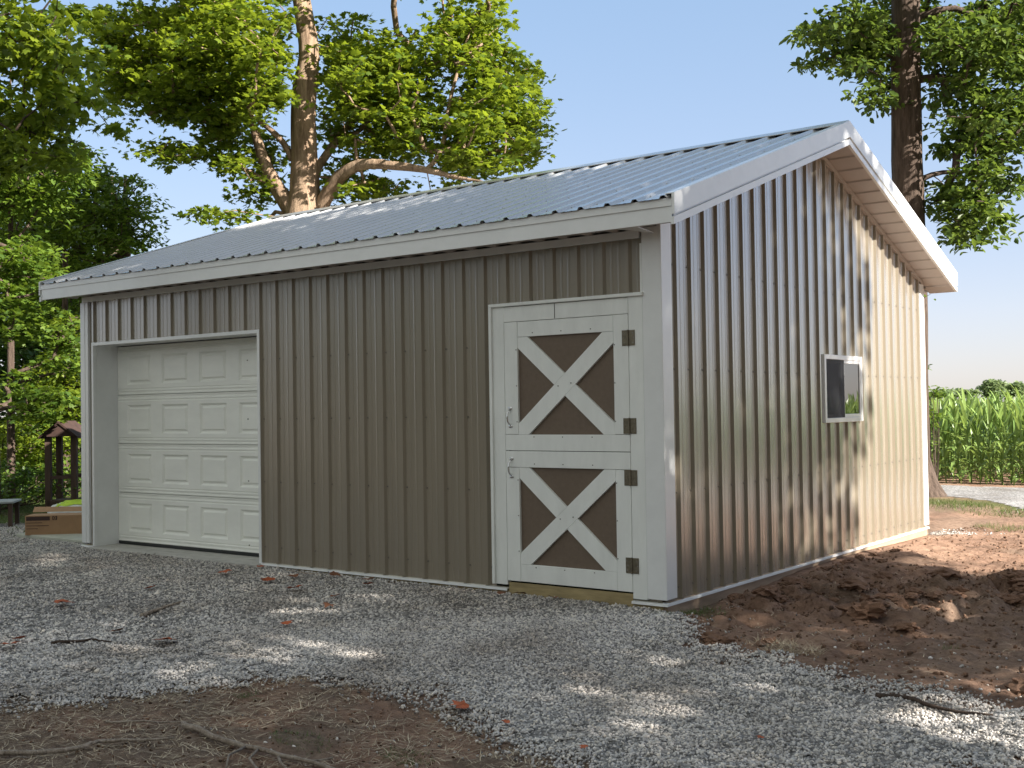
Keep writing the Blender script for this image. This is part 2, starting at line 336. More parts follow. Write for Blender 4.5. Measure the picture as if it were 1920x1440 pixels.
ex = pts_in(900, (-.6, 3.6, -3.8, .6), [(-3, -5), (3.5, -4), (3.6, .2), (.2, .9), (-3, -2)], R)   # strays kicked onto the dirt
V3, F3 = stonemesh(*ex, ICO, ICF, .005, .012, 0)
x4 = np.abs(R.normal(0, .25, 420)); y4 = 6.15+np.abs(R.normal(0, .25, 420)); V4, F4 = stonemesh(x4, y4, OCT, OCF, .007, .015, .0)
b = 0; VV = []; FF = []
for v, f in ((V1, F1), (V2, F2), (V3, F3), (V4, F4)): VV.append(v); FF.append(f+b); b += len(v)
tag(link('gravel', npmesh('gravel', np.concatenate(VV), np.concatenate(FF)), M['stone']), 'loose grey crushed limestone spread over the driveway', 'gravel', kind='stuff')
print('stones', len(g1[0]), len(g2[0]))

# clods
def lump(seed, n=2):
    import bmesh
    bm = bmesh.new(); bmesh.ops.create_icosphere(bm, subdivisions=3, radius=1); r = np.random.default_rng(seed)
    o = r.uniform(0, 50, 3)
    for v in bm.verts:
        c = v.co; d = 0
        for s, a in ((.8, .45), (.35, .45), (.16, .35), (.08, .2)):
            d += a*float(vnoise(np.array([c.x+o[0]+c.z*.7]), np.array([c.y+o[1]-c.z*.6]), s, seed)[0])
        v.co = c*(1+d*1.3); v.co.z = max(v.co.z*.62, -.3)
    me = D.meshes.new('dirt_clod'); bm.to_mesh(me); bm.free(); me.materials.append(M['clod']); return me
LM = [lump(s) for s in (41, 42, 43, 44, 45)]
def clod(x, y, s, i, label, group='clods of dug earth beside the shed'):
    o = D.objects.new('dirt_clod', LM[i % 5]); COL.objects.link(o); o.location = (x, y, hz(x, y)+s*.12); o.scale = (s*random.uniform(.9, 1.4), s*random.uniform(.8, 1.1), s*random.uniform(.6, .9)); o.rotation_euler = (0, 0, random.uniform(0, 6))
    return tag(o, label, 'dirt clod', group)
clod(1.21, .73, .15, 0, 'wide dark brown mound of earth alone in the middle of the bare dirt')
clod(1.60, .43, .075, 1, 'dark earth clod just right of the wide dark mound')
clod(1.72, .36, .05, 2, 'small rounded earth clod at the right end of the short row by the mound')
clod(.70, -.55, .075, 3, 'brown earth clod at the left end of the ridge along the gravel edge')
clod(.60, -.47, .06, 4, 'smaller brown earth lump touching the gravel below the shed corner')
clod(.98, -.42, .07, 0, 'brown earth clod in the middle of the ridge along the gravel edge')
clod(1.52, -.2, .06, 1, 'dark earth clod lying between the ridge and the wide mound')
clod(2.62, -.62, .10, 2, 'large dark lump of earth at the right edge beside the gravel')
clod(2.78, -.45, .07, 3, 'dark lump of earth behind the large one at the right edge')
rc = np.random.default_rng(5)
for i in range(64):
    t = rc.uniform(0, 2.4); clod(.3+t, .95+.72*t+rc.normal(0, .32), float(rc.uniform(.03, .10)), i, 'brown earth clod in the dug up band running out from the shed wall')
for i in range(22):
    clod(float(rc.uniform(.12, .5)), float(rc.uniform(.5, 4.5)), float(rc.uniform(.03, .07)), i, 'reddish earth clod heaped along the foot of the shed side wall')
xc = R.uniform(.1, 4.5, 26000); yc = R.uniform(-1.3, 7, 26000); k = (~inpoly(xc, yc, DRIVE)) & (R.random(26000) < .25+.75*np.exp(-((yc-(.9+.75*xc))/.9)**2))
xc, yc = xc[k], yc[k]; sc = np.exp(R.uniform(np.log(.003), np.log(.019), len(xc)))
V, Fq = scatter(ICO, ICF, np.stack([xc, yc, height(xc, yc)+sc*.2], 1), sc, R, .2, .8)
x5 = R.uniform(-2.2, 3, 3200); y5 = R.uniform(-5.2, -2.7, 3200); k = ~inpoly(x5, y5, DRIVE); x5, y5 = x5[k], y5[k]; s5 = np.exp(R.uniform(np.log(.003), np.log(.011), len(x5)))
W_, G_ = scatter(ICO, ICF, np.stack([x5, y5, height(x5, y5)+s5*.2], 1), s5, R, .2, .8)
tag(link('dirt_crumbs', npmesh('dirt_crumbs', np.concatenate([V, W_]), np.concatenate([Fq, G_+len(V)])), M['clod']), 'loose brown crumbs of earth strewn over the bare dirt', 'dirt', kind='stuff')

# ------------------------------------------------------------------ blades (straw, grass)
def blades(n, x, y, L, wd, up, r, z0=0.0, seg=3):
    n = len(x); th = r.uniform(0, 2*PI, n); L = L*r.uniform(.5, 1.3, n); a = r.uniform(up[0], up[1], n)
    d = np.stack([np.cos(th)*np.cos(a), np.sin(th)*np.cos(a), np.sin(a)], 1); s = np.stack([-np.sin(th), np.cos(th), np.zeros(n)], 1)*(wd*r.uniform(.6, 1.4, n))[:, None]
    P = np.stack([x, y, height(x, y)+z0], 1); V = []
    bend = np.stack([np.zeros(n), np.zeros(n), -np.ones(n)], 1)*(L*.35*np.sin(a).clip(0))[:, None]+s*r.normal(0, 6, n)[:, None]
    for k in range(seg+1):
        t = k/seg; c = P+d*(L*t)[:, None]+bend*t*t; w = 1-t*.8; V += [c-s*w, c+s*w]
    V = np.stack(V, 1); m = V.shape[1]
    q = np.array([(2*k, 2*k+1, 2*k+3, 2*k+2) for k in range(seg)]); return V.reshape(-1, 3), (q[None]+(np.arange(n)*m)[:, None, None]).reshape(-1, 4)
xa = R.uniform(-2.6, 3.2, 18000); ya = R.uniform(-5.3, -2.6, 18000); k = ~inpoly(xa, ya, DRIVE) & (vnoise(xa, ya, .4, 51) > -.18)
V, Fq = blades(0, xa[k], ya[k], .075, .0021, (-.02, .35), R, .012)
xb = R.uniform(.1, 4, 3500); yb = R.uniform(-1.3, 3, 3500); k = ~inpoly(xb, yb, DRIVE) & (vnoise(xb, yb, .4, 52) > .02)
W_, G_ = blades(0, xb[k], yb[k], .075, .0022, (-.05, .3), R, .012)
tag(link('straw', npmesh('straw', np.concatenate([V, W_]), np.concatenate([Fq, G_+len(V)])), M['straw']), 'scattered dead grass stems lying on the bare dirt', 'dead grass', kind='stuff')
def tuft(x, y, rad, n, L, label, m='grass', up=(.5, 1.3)):
    r = np.random.default_rng(int(abs(x*100)+abs(y*77))); a = r.uniform(0, 2*PI, n); q = rad*np.sqrt(r.random(n))
    V, Fq = blades(0, x+q*np.cos(a)*1.5, y+q*np.sin(a), L, .0016, up, r)
    return tag(link('grass_tuft', npmesh('grass_tuft', V-np.array([x, y, hz(x, y)]), Fq), M[m]), label, 'grass tuft', 'grass tufts on the dirt').__setattr__('location', (x, y, hz(x, y)))
tuft(.22, .12, .13, 420, .07, 'green grass tuft at the foot of the near shed corner')
tuft(.05, -.12, .07, 130, .05, 'small green grass tuft on the gravel below the shed corner')
tuft(1.22, -.55, .13, 420, .10, 'yellowed grass tuft hanging over the gravel at the end of the earth ridge', 'straw', (.1, .9))
tuft(1.0, -.4, .12, 200, .08, 'faded grass growing on top of the earth ridge', 'straw', (.1, 1))
tuft(.51, -3.36, .10, 260, .035, 'green grass tuft in the bare dirt at the bottom centre', up=(.2, 1))
tuft(-.84, -3.17, .07, 110, .035, 'small green tuft near the gravel edge at the bottom left', up=(.2, 1))
tuft(-.02, -3.55, .12, 240, .035, 'thin green grass beside the long fallen stick', up=(.2, 1))
tuft(2.0, .1, .04, 40, .06, 'tiny weed standing alone in the dirt at the right')
tuft(.7, 7.0, .3, 500, .10, 'green grass patch on the sunlit dirt beyond the far shed corner')
xg = R.uniform(-2.2, 1.0, 1500); yg = 9.0+R.normal(0, .4, 1500)+.55*(-xg); k = (yg > 8.2) & ~inpoly(xg, yg+.15, ROAD); V, Fq = blades(0, xg[k], yg[k], .10, .004, (.4, 1.3), R)
xh = R.uniform(-24, -8.6, 26000); yh = R.uniform(-3, 20, 26000); k = (xh+.25*(yh-2)+vnoise(xh, yh, .8, 11)*1.6 < -9.1) & inview(xh, yh, 1); W_, G_ = blades(0, xh[k], yh[k], .13, .007, (.3, 1.2), R)
tag(link('grass', npmesh('grass', np.concatenate([V, W_]), np.concatenate([Fq, G_+len(V)])), M['grass']), 'short green grass along the edges of the woods and the field road', 'grass', kind='stuff')

# ------------------------------------------------------------------ sticks and fallen leaves
def stick(path, r0, label, twigs=(), m='stick', seed=0, cat='stick'):
    rr = np.random.default_rng(seed); P = []
    for i in range(len(path)-1):
        a = np.array(path[i]); b_ = np.array(path[i+1])
        for t in np.linspace(0, 1, 5, endpoint=False): P.append(a+(b_-a)*t+rr.normal(0, .004, 2))
    P.append(np.array(path[-1])); P = np.array(P); z = height(P[:, 0], P[:, 1]); z = np.maximum(z, np.convolve(np.pad(z, 3, 'edge'), np.ones(7)/7, 'valid'))+r0*.9+.012
    mb = MB(); rad = np.linspace(r0, r0*.35, len(P)); mb.tube(np.column_stack([P, z]), rad, 7)
    o = mb.build('fallen_stick', M[m], smooth=True); tag(o, label, cat, 'fallen sticks on the ground')
    for tw in twigs:
        q = np.array(tw, float); zz = height(q[:, 0], q[:, 1])+r0*.9+.012
        pp = np.column_stack([q, zz]); pp[1:-1] += rr.normal(0, .006, (len(q)-2, 3)); t2 = MB(); t2.tube(pp, np.linspace(r0*.45, r0*.2, len(q)), 5); t2.build('twig', M[m], o, smooth=True)
    return o
stick([(-.60, -3.79), (-.33, -3.82), (.02, -3.80), (.51, -3.73), (.9, -3.7)], .017, 'long pale fallen stick with side twigs lying on the dirt at the bottom left',
      [[(-.02, -3.80), (.04, -3.9), (.22, -4.0), (.3, -4.1)], [(.1, -3.79), (.2, -3.86), (.38, -3.93)], [(-.1, -3.81), (-.06, -3.95), (.08, -4.08)]], seed=1)
stick([(-1.2, -4.72), (-.83, -4.46), (-.70, -4.28), (-.71, -4.17), (-.60, -4.08), (-.46, -3.95)], .015, 'dark crooked fallen stick in the bottom left corner of the dirt', seed=2)
stick([(-1.25, -4.85), (-.95, -4.62), (-.80, -4.5)], .008, 'second thin stick below the dark crooked one in the bottom left corner', seed=3)
stick([(-3.18, -2.2), (-3.3, -2.02), (-3.40, -1.68)], .02, 'short dark broken stick lying on the gravel before the garage door', seed=4)
stick([(2.00, -1.27), (2.17, -1.29), (2.4, -1.36), (2.63, -1.42)], .016, 'dark thick stick half sunk in the gravel at the lower right', m='bark_dark', seed=5)
stick([(.66, -2.72), (.70, -2.80), (.70, -2.95)], .006, 'thin dark twig bent over the gravel edge at the bottom centre', seed=6)
stick([(.28, -3.62), (.20, -3.75), (.10, -3.85)], .006, 'thin twig crossing the dirt right of the long pale stick', seed=7)
stick([(-1.0, -3.95), (-.83, -3.85), (-.6, -3.62)], .007, 'thin dark twig above the crooked stick on the dirt', seed=8)
stick([(-2.9, -3.1), (-2.75, -2.9), (-2.6, -2.85)], .012, 'short black stick on the dark stained gravel at the left', m='bark_dark', seed=9)
stick([(-3.9, -.12), (-3.6, -.15), (-3.45, -.1)], .008, 'thin twig lying against the wall base right of the garage door', seed=10)
MAPLE = np.array([(0,.42),(0,0),(.22,.02),(.48,.22),(.30,.34),(.50,.64),(.20,.60),(0,1),(-.20,.60),(-.50,.64),(-.30,.34),(-.48,.22),(-.22,.02)])
MAPF = np.array([(0, i, i+1 if i < 12 else 1) for i in range(1, 13)])
def fleaf(i):
    r = np.random.default_rng(100+i); V = np.column_stack([MAPLE[:, 0], MAPLE[:, 1]-.45, .18*np.abs(MAPLE[:, 0])+.15*r.random(13)]); return npmesh('fallen_leaf', V, MAPF)
FL = [fleaf(i) for i in range(4)]; [m_.materials.append(M['fallen'] if i % 2 == 0 else M['fallen_brown']) for i, m_ in enumerate(FL)]
spots = [(-4.11,-2.26,.16,'orange leaf alone on the gravel left of the broken stick'),(-4.15,-1.43,.10,'orange leaf above the broken stick on the gravel'),(-2.30,-2.64,.17,'curled orange leaf on the gravel below the broken stick'),
 (-4.2,-.18,.08,'small red leaf near the right end of the garage sill'),(-4.2,-.6,.13,'red brown leaf on the gravel in front of the garage sill end'),(-3.51,-.70,.14,'bright orange leaf on the gravel before the plain wall'),
 (-2.97,-.88,.15,'bright orange leaf right of the first one before the plain wall'),(-1.98,-1.86,.09,'small orange leaf alone in the middle of the gravel'),(-3.2,-.20,.12,'brown leaf close under the plain wall'),
 (-3.5,-.42,.10,'dark brown leaf a little out from the plain wall'),(-2.75,-.25,.12,'brown leaf at the wall base left of the stable door'),(-2.6,-.4,.10,'reddish leaf lying just out from the wall base left of the stable door'),
 (.26,-2.68,.11,'red brown leaf at the edge between dirt and gravel at the bottom centre'),(.60,-2.72,.05,'tiny red leaf beside the twig at the gravel edge'),(1.16,-2.85,.045,'tiny orange leaf on the gravel at the bottom right of the dirt'),
 (1.78,-2.26,.04,'tiny red leaf alone on the gravel at the lower right'),(-3.07,-3.29,.13,'dark red leaf on the gravel at the far left'),(-3.2,-3.15,.10,'brown leaf beside the dark red one at the far left'),
 (-2.17,-1.28,.11,'tan leaf in the open gravel before the wall'),(-2.43,-.95,.09,'brown leaf in the open gravel nearer the wall'),(-1.2,-.16,.11,'dry brown leaf caught under the stable door'),(-.9,-.15,.09,'tan leaf caught under the middle of the stable door'),(-1.35,-.2,.08,'crumpled leaf under the left side of the stable door'),(-2.9,-2.6,.1,'dark brown leaf on the stained gravel patch')]
for i, (x, y, s, lb) in enumerate(spots):
    o = D.objects.new('fallen_leaf', FL[(0 if 'orange' in lb or 'red' in lb else 1)+2*(i % 2)]); COL.objects.link(o); o.location = (x, y, hz(x, y)+.035); o.scale = (s, s, s); o.rotation_euler = (random.uniform(-.25, .25), random.uniform(-.25, .25), random.uniform(0, 6)); tag(o, lb, 'fallen leaf', 'fallen leaves on the gravel')

# ------------------------------------------------------------------ the shed
L = 7.315; W = 6.08; SP = .2286; HT = 2.70
S = empty('metal_shed', (0, 0, 0), 'taupe and white metal sided shed with gabled metal roof, garage door and stable door', 'shed')
def profile(u0, u1, off, deep=.025, extra=()):
    """list of (u, outward height): major ribs at off+k*SP, two small ones between"""
    P = [(u0, 0), (u1, 0)]; k0 = math.floor((u0-off)/SP)-1; k1 = math.ceil((u1-off)/SP)+1
    for k in range(k0, k1+1):
        c = off+k*SP
        for du, h in ((-.031, 0), (-.014, deep), (.014, deep), (.031, 0)): P.append((c+du, h))
        for q in (SP*.36, SP*.64):
            for du, h in ((-.012, 0), (-.006, .0017), (.006, .0017), (.012, 0)): P.append((c+q+du, h))
    P = [p for p in P if u0 <= p[0] <= u1]; P.sort()
    def hh(u):
        for a, b_ in zip(P, P[1:]):
            if a[0] <= u <= b_[0]: return a[1]+(b_[1]-a[1])*(u-a[0])/max(1e-9, b_[0]-a[0])
        return 0
    for e in extra: P.append((e, hh(e)))
    P.sort(); return P
def ribwall(mb, P, put, zlo, zhi):
    """put(u, h, z) -> point; zlo/zhi(u, side)"""
    for a, b_ in zip(P, P[1:]):
        if b_[0]-a[0] < 1e-6: continue
        m = (a[0]+b_[0])/2
        for lo, hi in zlo(m):
            h0 = hi(a[0]) if callable(hi) else hi; h1 = hi(b_[0]) if callable(hi) else hi
            mb.add([put(a[0], a[1], lo), put(b_[0], b_[1], lo), put(b_[0], b_[1], h1), put(a[0], a[1], h0)], [(0, 1, 2, 3)])
def screws(mb, us, zs, put, m=1, r=.0075):
    for u in us:
        for z in zs:
            c = put(u, .003, z); a = put(u+r, .003, z); n = put(u, .009, z); mbv = []
            for k in range(6):
                t = k*PI/3; p = put(u+r*math.cos(t), .004, z+r*math.sin(t)); mbv.append(p)
            for k in range(6):
                t = k*PI/3; p = put(u+r*.8*math.cos(t), .010, z+r*.8*math.sin(t)); mbv.append(p)
            mb.add(mbv, [tuple(range(6, 12))]+[(k, (k+1) % 6, 6+(k+1) % 6, 6+k) for k in range(6)], m)
OFF_F = -.26
GX0, GX1, GZ = -7.112, -4.385, 2.21; DX0, DX1 = -1.548, -.13
mb = MB(); pf = lambda u, h, z: (u, -h, z)
def segs(m):
    if GX0 < m < GX1: return [(GZ+.02, HT)]
    if DX0 < m < DX1: return [(2.275, HT)]
    return [(.012, HT)]
ribwall(mb, profile(-L+.06, -.02, OFF_F, extra=(GX0, GX1, DX0, DX1)), pf, segs, None)
screws(mb, [OFF_F+SP*(k+.17) for k in range(-19, -5)], [.16, .78, 1.38, 1.95], pf)
mb.build('front_wall', [M['siding'], M['screw']], S)
SL = .337; RY = W/2+.02; HR = 4.045
def rz_(y): return HR-SL*abs(y-RY)          # top of roof deck
mb = MB(); pg = lambda u, h, z: (h, u, z)
WY0, WY1, WZ0, WZ1 = 3.05, 4.03, 1.27, 1.90
gtop = lambda u: rz_(u)-.17
def segg(m):
    if WY0 < m < WY1: return [(.012, WZ0), (WZ1, gtop)]
    return [(.012, gtop)]
ribwall(mb, profile(.02, W-.02, .233, extra=(RY, WY0, WY1)), pg, segg, None)
screws(mb, [.233+SP*(k-.17) for k in range(0, 27)], [.10, .80, 1.72, 2.50], pg); screws(mb, [.233+SP*(k+.17) for k in range(0, 27)], [.10], pg)
mb.build('gable_wall', [M['siding'], M['screw']], S)
mb = MB(); ribwall(mb, profile(.02, W-.02, .1, extra=(RY,)), lambda u, h, z: (-L-h, u, z), lambda m: [(.012, gtop)], None); mb.build('left_wall', M['siding'], S)
mb = MB(); ribwall(mb, profile(-L+.02, -.02, .1), lambda u, h, z: (u, W+h, z), lambda m: [(.012, HT)], None); mb.build('rear_wall', M['siding'], S)
# interior lining keeps the inside dark
mb = MB()
mb.box(-L+.12, -.12, .12, W-.12, -.02, .0); mb.build('floor_slab', M['concrete'], S)
for bx_ in [(-L+.03, GX0-.03, .02, .10, 0, 2.66), (GX1+.03, DX0-.02, .02, .10, 0, 2.66), (-L+.03, -.03, W-.10, W-.03, 0, 2.66)]: mb = MB(); mb.box(*bx_); mb.build('wall_lining', M['oldwood'], S)
for z in (.0, .75, 1.35, 2.0, 2.55):
    for a, c in ((.03, WY0-.05), (WY1+.05, W-.12)): mb = MB(); mb.box(-.11, -.03, a, c, z, z+.09); mb.build('girt', M['oldwood'], S)
for y in (.2, 2.6, 4.4): mb = MB(); mb.box(-.26, -.115, y, y+.12, 0, rz_(y)-.35); mb.build('inner_post', M['oldwood'], S)
# base trim, skirt, corner trims
mb = MB()
for a, c in ((-L-.045, GX0-.02), (GX1+.02, DX0+.13), (-.262, .045)):
    mb = MB(); mb.prism([(-.0, .010), (-.036, .003), (-.038, -.014), (-.034, -.014), (-.033, -.003), (0, .002)], 0, a, c); mb.build('base_trim', M['white'], S)
mb = MB(); mb.prism([(0, .010), (.036, .003), (.038, -.014), (.034, -.014), (.033, -.003), (0, .002)], 1, -.04, W+.03); mb.build('base_trim', M['white'], S)
for bx_ in [(-L, GX0-.03, -.012, .03, -.3, .010), (GX1+.0, -.012, -.012, .03, -.3, .009), (DX0+.14, -.258, -.02, -.0125, -.28, .055)]: mb = MB(); mb.box(*bx_); mb.build('sill_board', M['treated'], S)
mb = MB(); mb.box(-.03, .02, .0, W, -.3, .010); mb.build('skirt_board', M['skirt'], S)
mb = MB(); T = .026
mb.box(-.13, .030, -T-.004, -.0, .03, 2.765, b=.003); mb.box(.0, .034, -T-.0035, .125, .032, 2.80, b=.003); mb.build('corner_trim', M['white'], S)
mb = MB(); mb.box(-L-.03, -L+.115, -T-.004, 0, .03, HT-.009, b=.003); mb.box(-L+.045, -L+.058, -T-.008, -T-.003, .031, HT-.011); mb.box(-L-.034, -L+.0, -T, .12, .03, HT-.0085, b=.003); mb.build('corner_trim', M['white'], S)
mb = MB(); mb.box(-.02, .034, W-.12, W+.03, .03, 2.80, b=.003); mb.box(-.12, .0, W, W+.032, .031, 2.7); mb.build('corner_trim', M['white'], S)
mb = MB(); mb.box(-L-.0, -.15, -T-.003, .0, HT-.008, HT+.052, b=.003); mb.build('frieze_trim', M['white'], S)
# garage opening, reveal, door
GY = .28
mb = MB(); mb.box(GX0-.022, GX0+.012, -T-.006, .01, 0, GZ+.03, b=.002); mb.box(GX1-.012, GX1+.022, -T-.006, .01, .0, GZ+.03, b=.002); mb.box(GX0+.012, GX1-.012, -T-.0055, .01, GZ-.006, GZ+.029, b=.002)
mb.box(GX0-.02, GX0+.003, .011, GY+.05, -.03, GZ); mb.box(GX1-.003, GX1+.02, .011, GY+.05, -.03, GZ); mb.box(GX0, GX1, .011, GY+.05, GZ-.003, GZ+.02)
mb.build('garage_door_frame', M['white'], S)
mb = MB()
def raised(mb, x0, x1, z0, z1, y):
    rings = [(0, 0), (.012, -.0), (.032, .018), (.044, .018), (.062, .003)]
    V = []; 
    for i, d in rings: V += [(x0+i, y+d, z0+i), (x1-i, y+d, z0+i), (x1-i, y+d, z1-i), (x0+i, y+d, z1-i)]
    fs = []
    for k in range(len(rings)-1):
        for j in range(4): a = 4*k+j; c = 4*k+(j+1) % 4; fs.append((a, c, c+4, a+4))
    n = 4*(len(rings)-1); fs.append((n, n+1, n+2, n+3)); mb.add(V, fs)
dz0 = .035; SEC = (2.20-dz0)/4; cols = [(-6.94, -6.49), (-6.32, -5.85), (-5.68, -5.22), (-5.05, -4.60)]
gx0, gx1 = GX0+.005, GX1-.005
for k in range(4):
    a = dz0+k*SEC; b_ = a+SEC; px = gx0
    z0, z1 = a+.10, b_-.10
    def q(x0, x1, zz0, zz1): mb.add([(x0, GY, zz0), (x1, GY, zz0), (x1, GY, zz1), (x0, GY, zz1)], [(0, 1, 2, 3)])
    for c0, c1 in cols: q(px, c0, z0, z1); raised(mb, c0, c1, z0, z1, GY); px = c1
    q(px, gx1, z0, z1)
    # grooved edges of each section
    def strip(zz, out):
        pts = [(0, GY)]+[(t, GY-d) for t, d in out]+[(zz, GY)]; return pts
    ends = [(0, 0), (.012, 0), (.017, .006), (.034, .006), (.039, 0), (.052, 0), (.056, .005), (.066, .005), (.070, 0), (.10, 0)]
    for base, sg in ((a+.004, 1), (b_-.004, -1)):
        for (t0, d0), (t1, d1) in zip(ends, ends[1:]):
            zA, zB = base+sg*t0*.96, base+sg*t1*.96; mb.add([(gx0, GY+d0, zA), (gx1, GY+d0, zA), (gx1, GY+d1, zB), (gx0, GY+d1, zB)], [(0, 1, 2, 3) if sg > 0 else (3, 2, 1, 0)])
mb.box(gx0, gx1, GY+.02, GY+.045, dz0, 2.20)
mb.build('garage_door', M['gdoor'], S)
mb = MB(); mb.box(gx0, gx1, GY-.004, GY+.03, .004, dz0+.004, b=.006); mb.build('door_seal', M['black'], S)
mb = MB(); mb.box(GX0-.03, GX1+.03, -.10, .35, -.25, -.002, b=.006); mb.build('garage_sill', M['concrete'], S)
# dutch door surround
mb = MB()
mb.box(DX0, -1.418, -T-.002, .02, .032, 2.262, b=.003); mb.box(DX0-.012, DX0+.016, -T-.022, -T-.001, .034, 2.275, b=.002)
mb.box(-1.418, -.255, -T-.001, .02, 2.137, 2.258, b=.002)
mb.box(DX0-.012, -.118, -T-.024, .0, 2.262, 2.288, b=.003)
mb.box(-.253, -.1305, -T-.002, .02, .02, 2.2615, b=.003); mb.box(-.146, -.1305, -T-.0025, .0, 2.2885, HT-.05)
mb.box(-.92, -.917, -T-.0045, -T, 2.14, 2.257, m=1)
mb.build('door_frame', [M['board'], M['dark']], S)
mb = MB(); mb.box(-1.43, -.24, .03, .05, .0, 2.26); mb.build('door_backing', M['dark'], S)
def leafdoor(z0, z1, x0, x1, botr, topr, style):
    yb = -.004; yf = -.028; ix0, ix1, iz0, iz1 = x0+.131, x1-.133, z0+botr, z1-topr
    p = MB(); p.box(x0+.004, x1-.004, yb, .02, z0+.004, z1-.004); o = p.build('stable_door_leaf', M['brown'], S)
    o['label'] = 'upper half of the stable door' if style else 'lower half of the stable door'
    f = MB(); g = .0018
    if style: f.box(x0, ix0-g, yf, yb, iz0+g-.0, z1, b=.002); f.box(ix1+g, x1, yf, yb, iz0+g, z1, b=.002); f.box(ix0, ix1, yf+.0015, yb, iz1+g, z1-.001, b=.002); f.box(x0, x1, yf, yb, z0, iz0-g, b=.002)
    else: f.box(x0, ix0-g, yf, yb, z0, iz1-g, b=.002); f.box(ix1+g, x1, yf, yb, z0, iz1-g, b=.002); f.box(ix0, ix1, yf+.0015, yb, z0+.001, iz0-g, b=.002); f.box(x0, x1, yf, yb, iz1+g, z1, b=.002)
    f.build('door_rail', M['board'], o)
    w = .128; dx, dz = ix1-ix0, iz1-iz0; Ln = math.hypot(dx, dz); hx = w/2*Ln/dz; hz_ = w/2*Ln/dx
    def diag(y0, y1, full):
        m_ = MB(); m_.prism([(ix0, iz0), (ix0+hx, iz0), (ix1, iz1-hz_), (ix1, iz1), (ix1-hx, iz1), (ix0, iz0+hz_)], 1, y0, y1); return m_
    m_ = diag(yf+.002, yb, 1); cx, cz = (ix0+ix1)/2, (iz0+iz1)/2
    # the other brace is cut where it meets the first one
    t = np.array([dx, -dz])/Ln; nrm = np.array([dz, dx])/Ln; al = np.array([dx, dz])/Ln; cr = abs(t[0]*al[1]-t[1]*al[0]); s_ = (w/2+.0015)/cr
    for sg in (-1, 1):
        C = np.array([cx, cz]); A = C+sg*t*s_
        k_ = al*(w/2/abs(np.dot(al, nrm))) if abs(np.dot(al, nrm)) > 1e-6 else nrm*w/2
        if np.dot(k_, nrm) < 0: k_ = -k_
        # edge points along the first brace's edge direction
        e1 = A+k_; e2 = A-k_
        if sg < 0: pts = [(ix0, iz1), (ix0+hx, iz1), tuple(e1), tuple(e2), (ix0, iz1-hz_)]
        else: pts = [(ix1, iz0), (ix1-hx, iz0), tuple(e2), tuple(e1), (ix1, iz0+hz_)]
        m_.prism(pts, 1, yf+.002, yb)
    m_.build('cross_brace', M['board'], o)
    sc_ = MB(); 
    for xx in (x0+.118, x1-.122):
        for zz in np.linspace(iz0+.1, iz1-.1, 3): sc_.tube([(xx, yf-.004, zz), (xx, yf+.001, zz)], .0045, 6)
    for xx in np.linspace(ix0+.15, ix1-.2, 3): sc_.tube([(xx, yf-.003, iz1+.03), (xx, yf+.001, iz1+.03)], .0045, 6); sc_.tube([(xx, yf-.003, iz0-.02), (xx, yf+.001, iz0-.02)], .0045, 6)
    for sg in (-1, 1): sc_.tube([(cx+sg*.06, yf-.003, cz+sg*.01), (cx+sg*.06, yf+.004, cz+sg*.01)], .0045, 6)
    so_ = sc_.build('screws', M['screw'], o); so_['kind'] = 'stuff'
    return o
up = leafdoor(1.108, 2.134, -1.415, -.256, .128, .124, 1); lo = leafdoor(.068, 1.103, -1.415, -.256, .14, .13, 0)
def hinge(par, z):
    m_ = MB(); y = -.0285
    m_.box(-.309, -.259, y-.005, y, z-.058, z+.058, b=.0012); m_.box(-.2515, -.198, y-.0052, y, z-.058, z+.058, b=.0012); m_.tube([(-.2553, y-.008, z-.06), (-.2553, y-.008, z+.06)], .0065, 8)
    for dx in (-.294, -.212):
        for dz in (-.035, .0, .035): m_.tube([(dx+(.008 if dz == 0 else 0), y-.0075, z+dz), (dx+(.008 if dz == 0 else 0), y-.004, z+dz)], .004, 6, m=1)
    m_.build('hinge', [M['hinge'], M['chrome']], par)
def handle(par, x, z):
    m_ = MB(); y = -.028; P = [(x, y-.004, z-.062), (x, y-.018, z-.055), (x-.004, y-.034, z-.035), (x-.006, y-.038, z), (x-.004, y-.034, z+.035), (x, y-.018, z+.055), (x, y-.004, z+.062)]
    m_.tube(P, [.006, .006, .0065, .0075, .0065, .006, .006], 8)
    for s in (-1, 1): m_.box(x-.018, x+.018, y-.004, y-.0003, z+s*.062, z+s*.082, b=.001) if s > 0 else m_.box(x-.018, x+.018, y-.004, y-.0003, z-.082, z-.062, b=.001)
    m_.build('handle', M['chrome'], par, smooth=True)
hinge(up, 1.955); hinge(up, 1.30); hinge(lo, .915); hinge(lo, .265); handle(up, -1.362, 1.372); handle(lo, -1.358, .97)
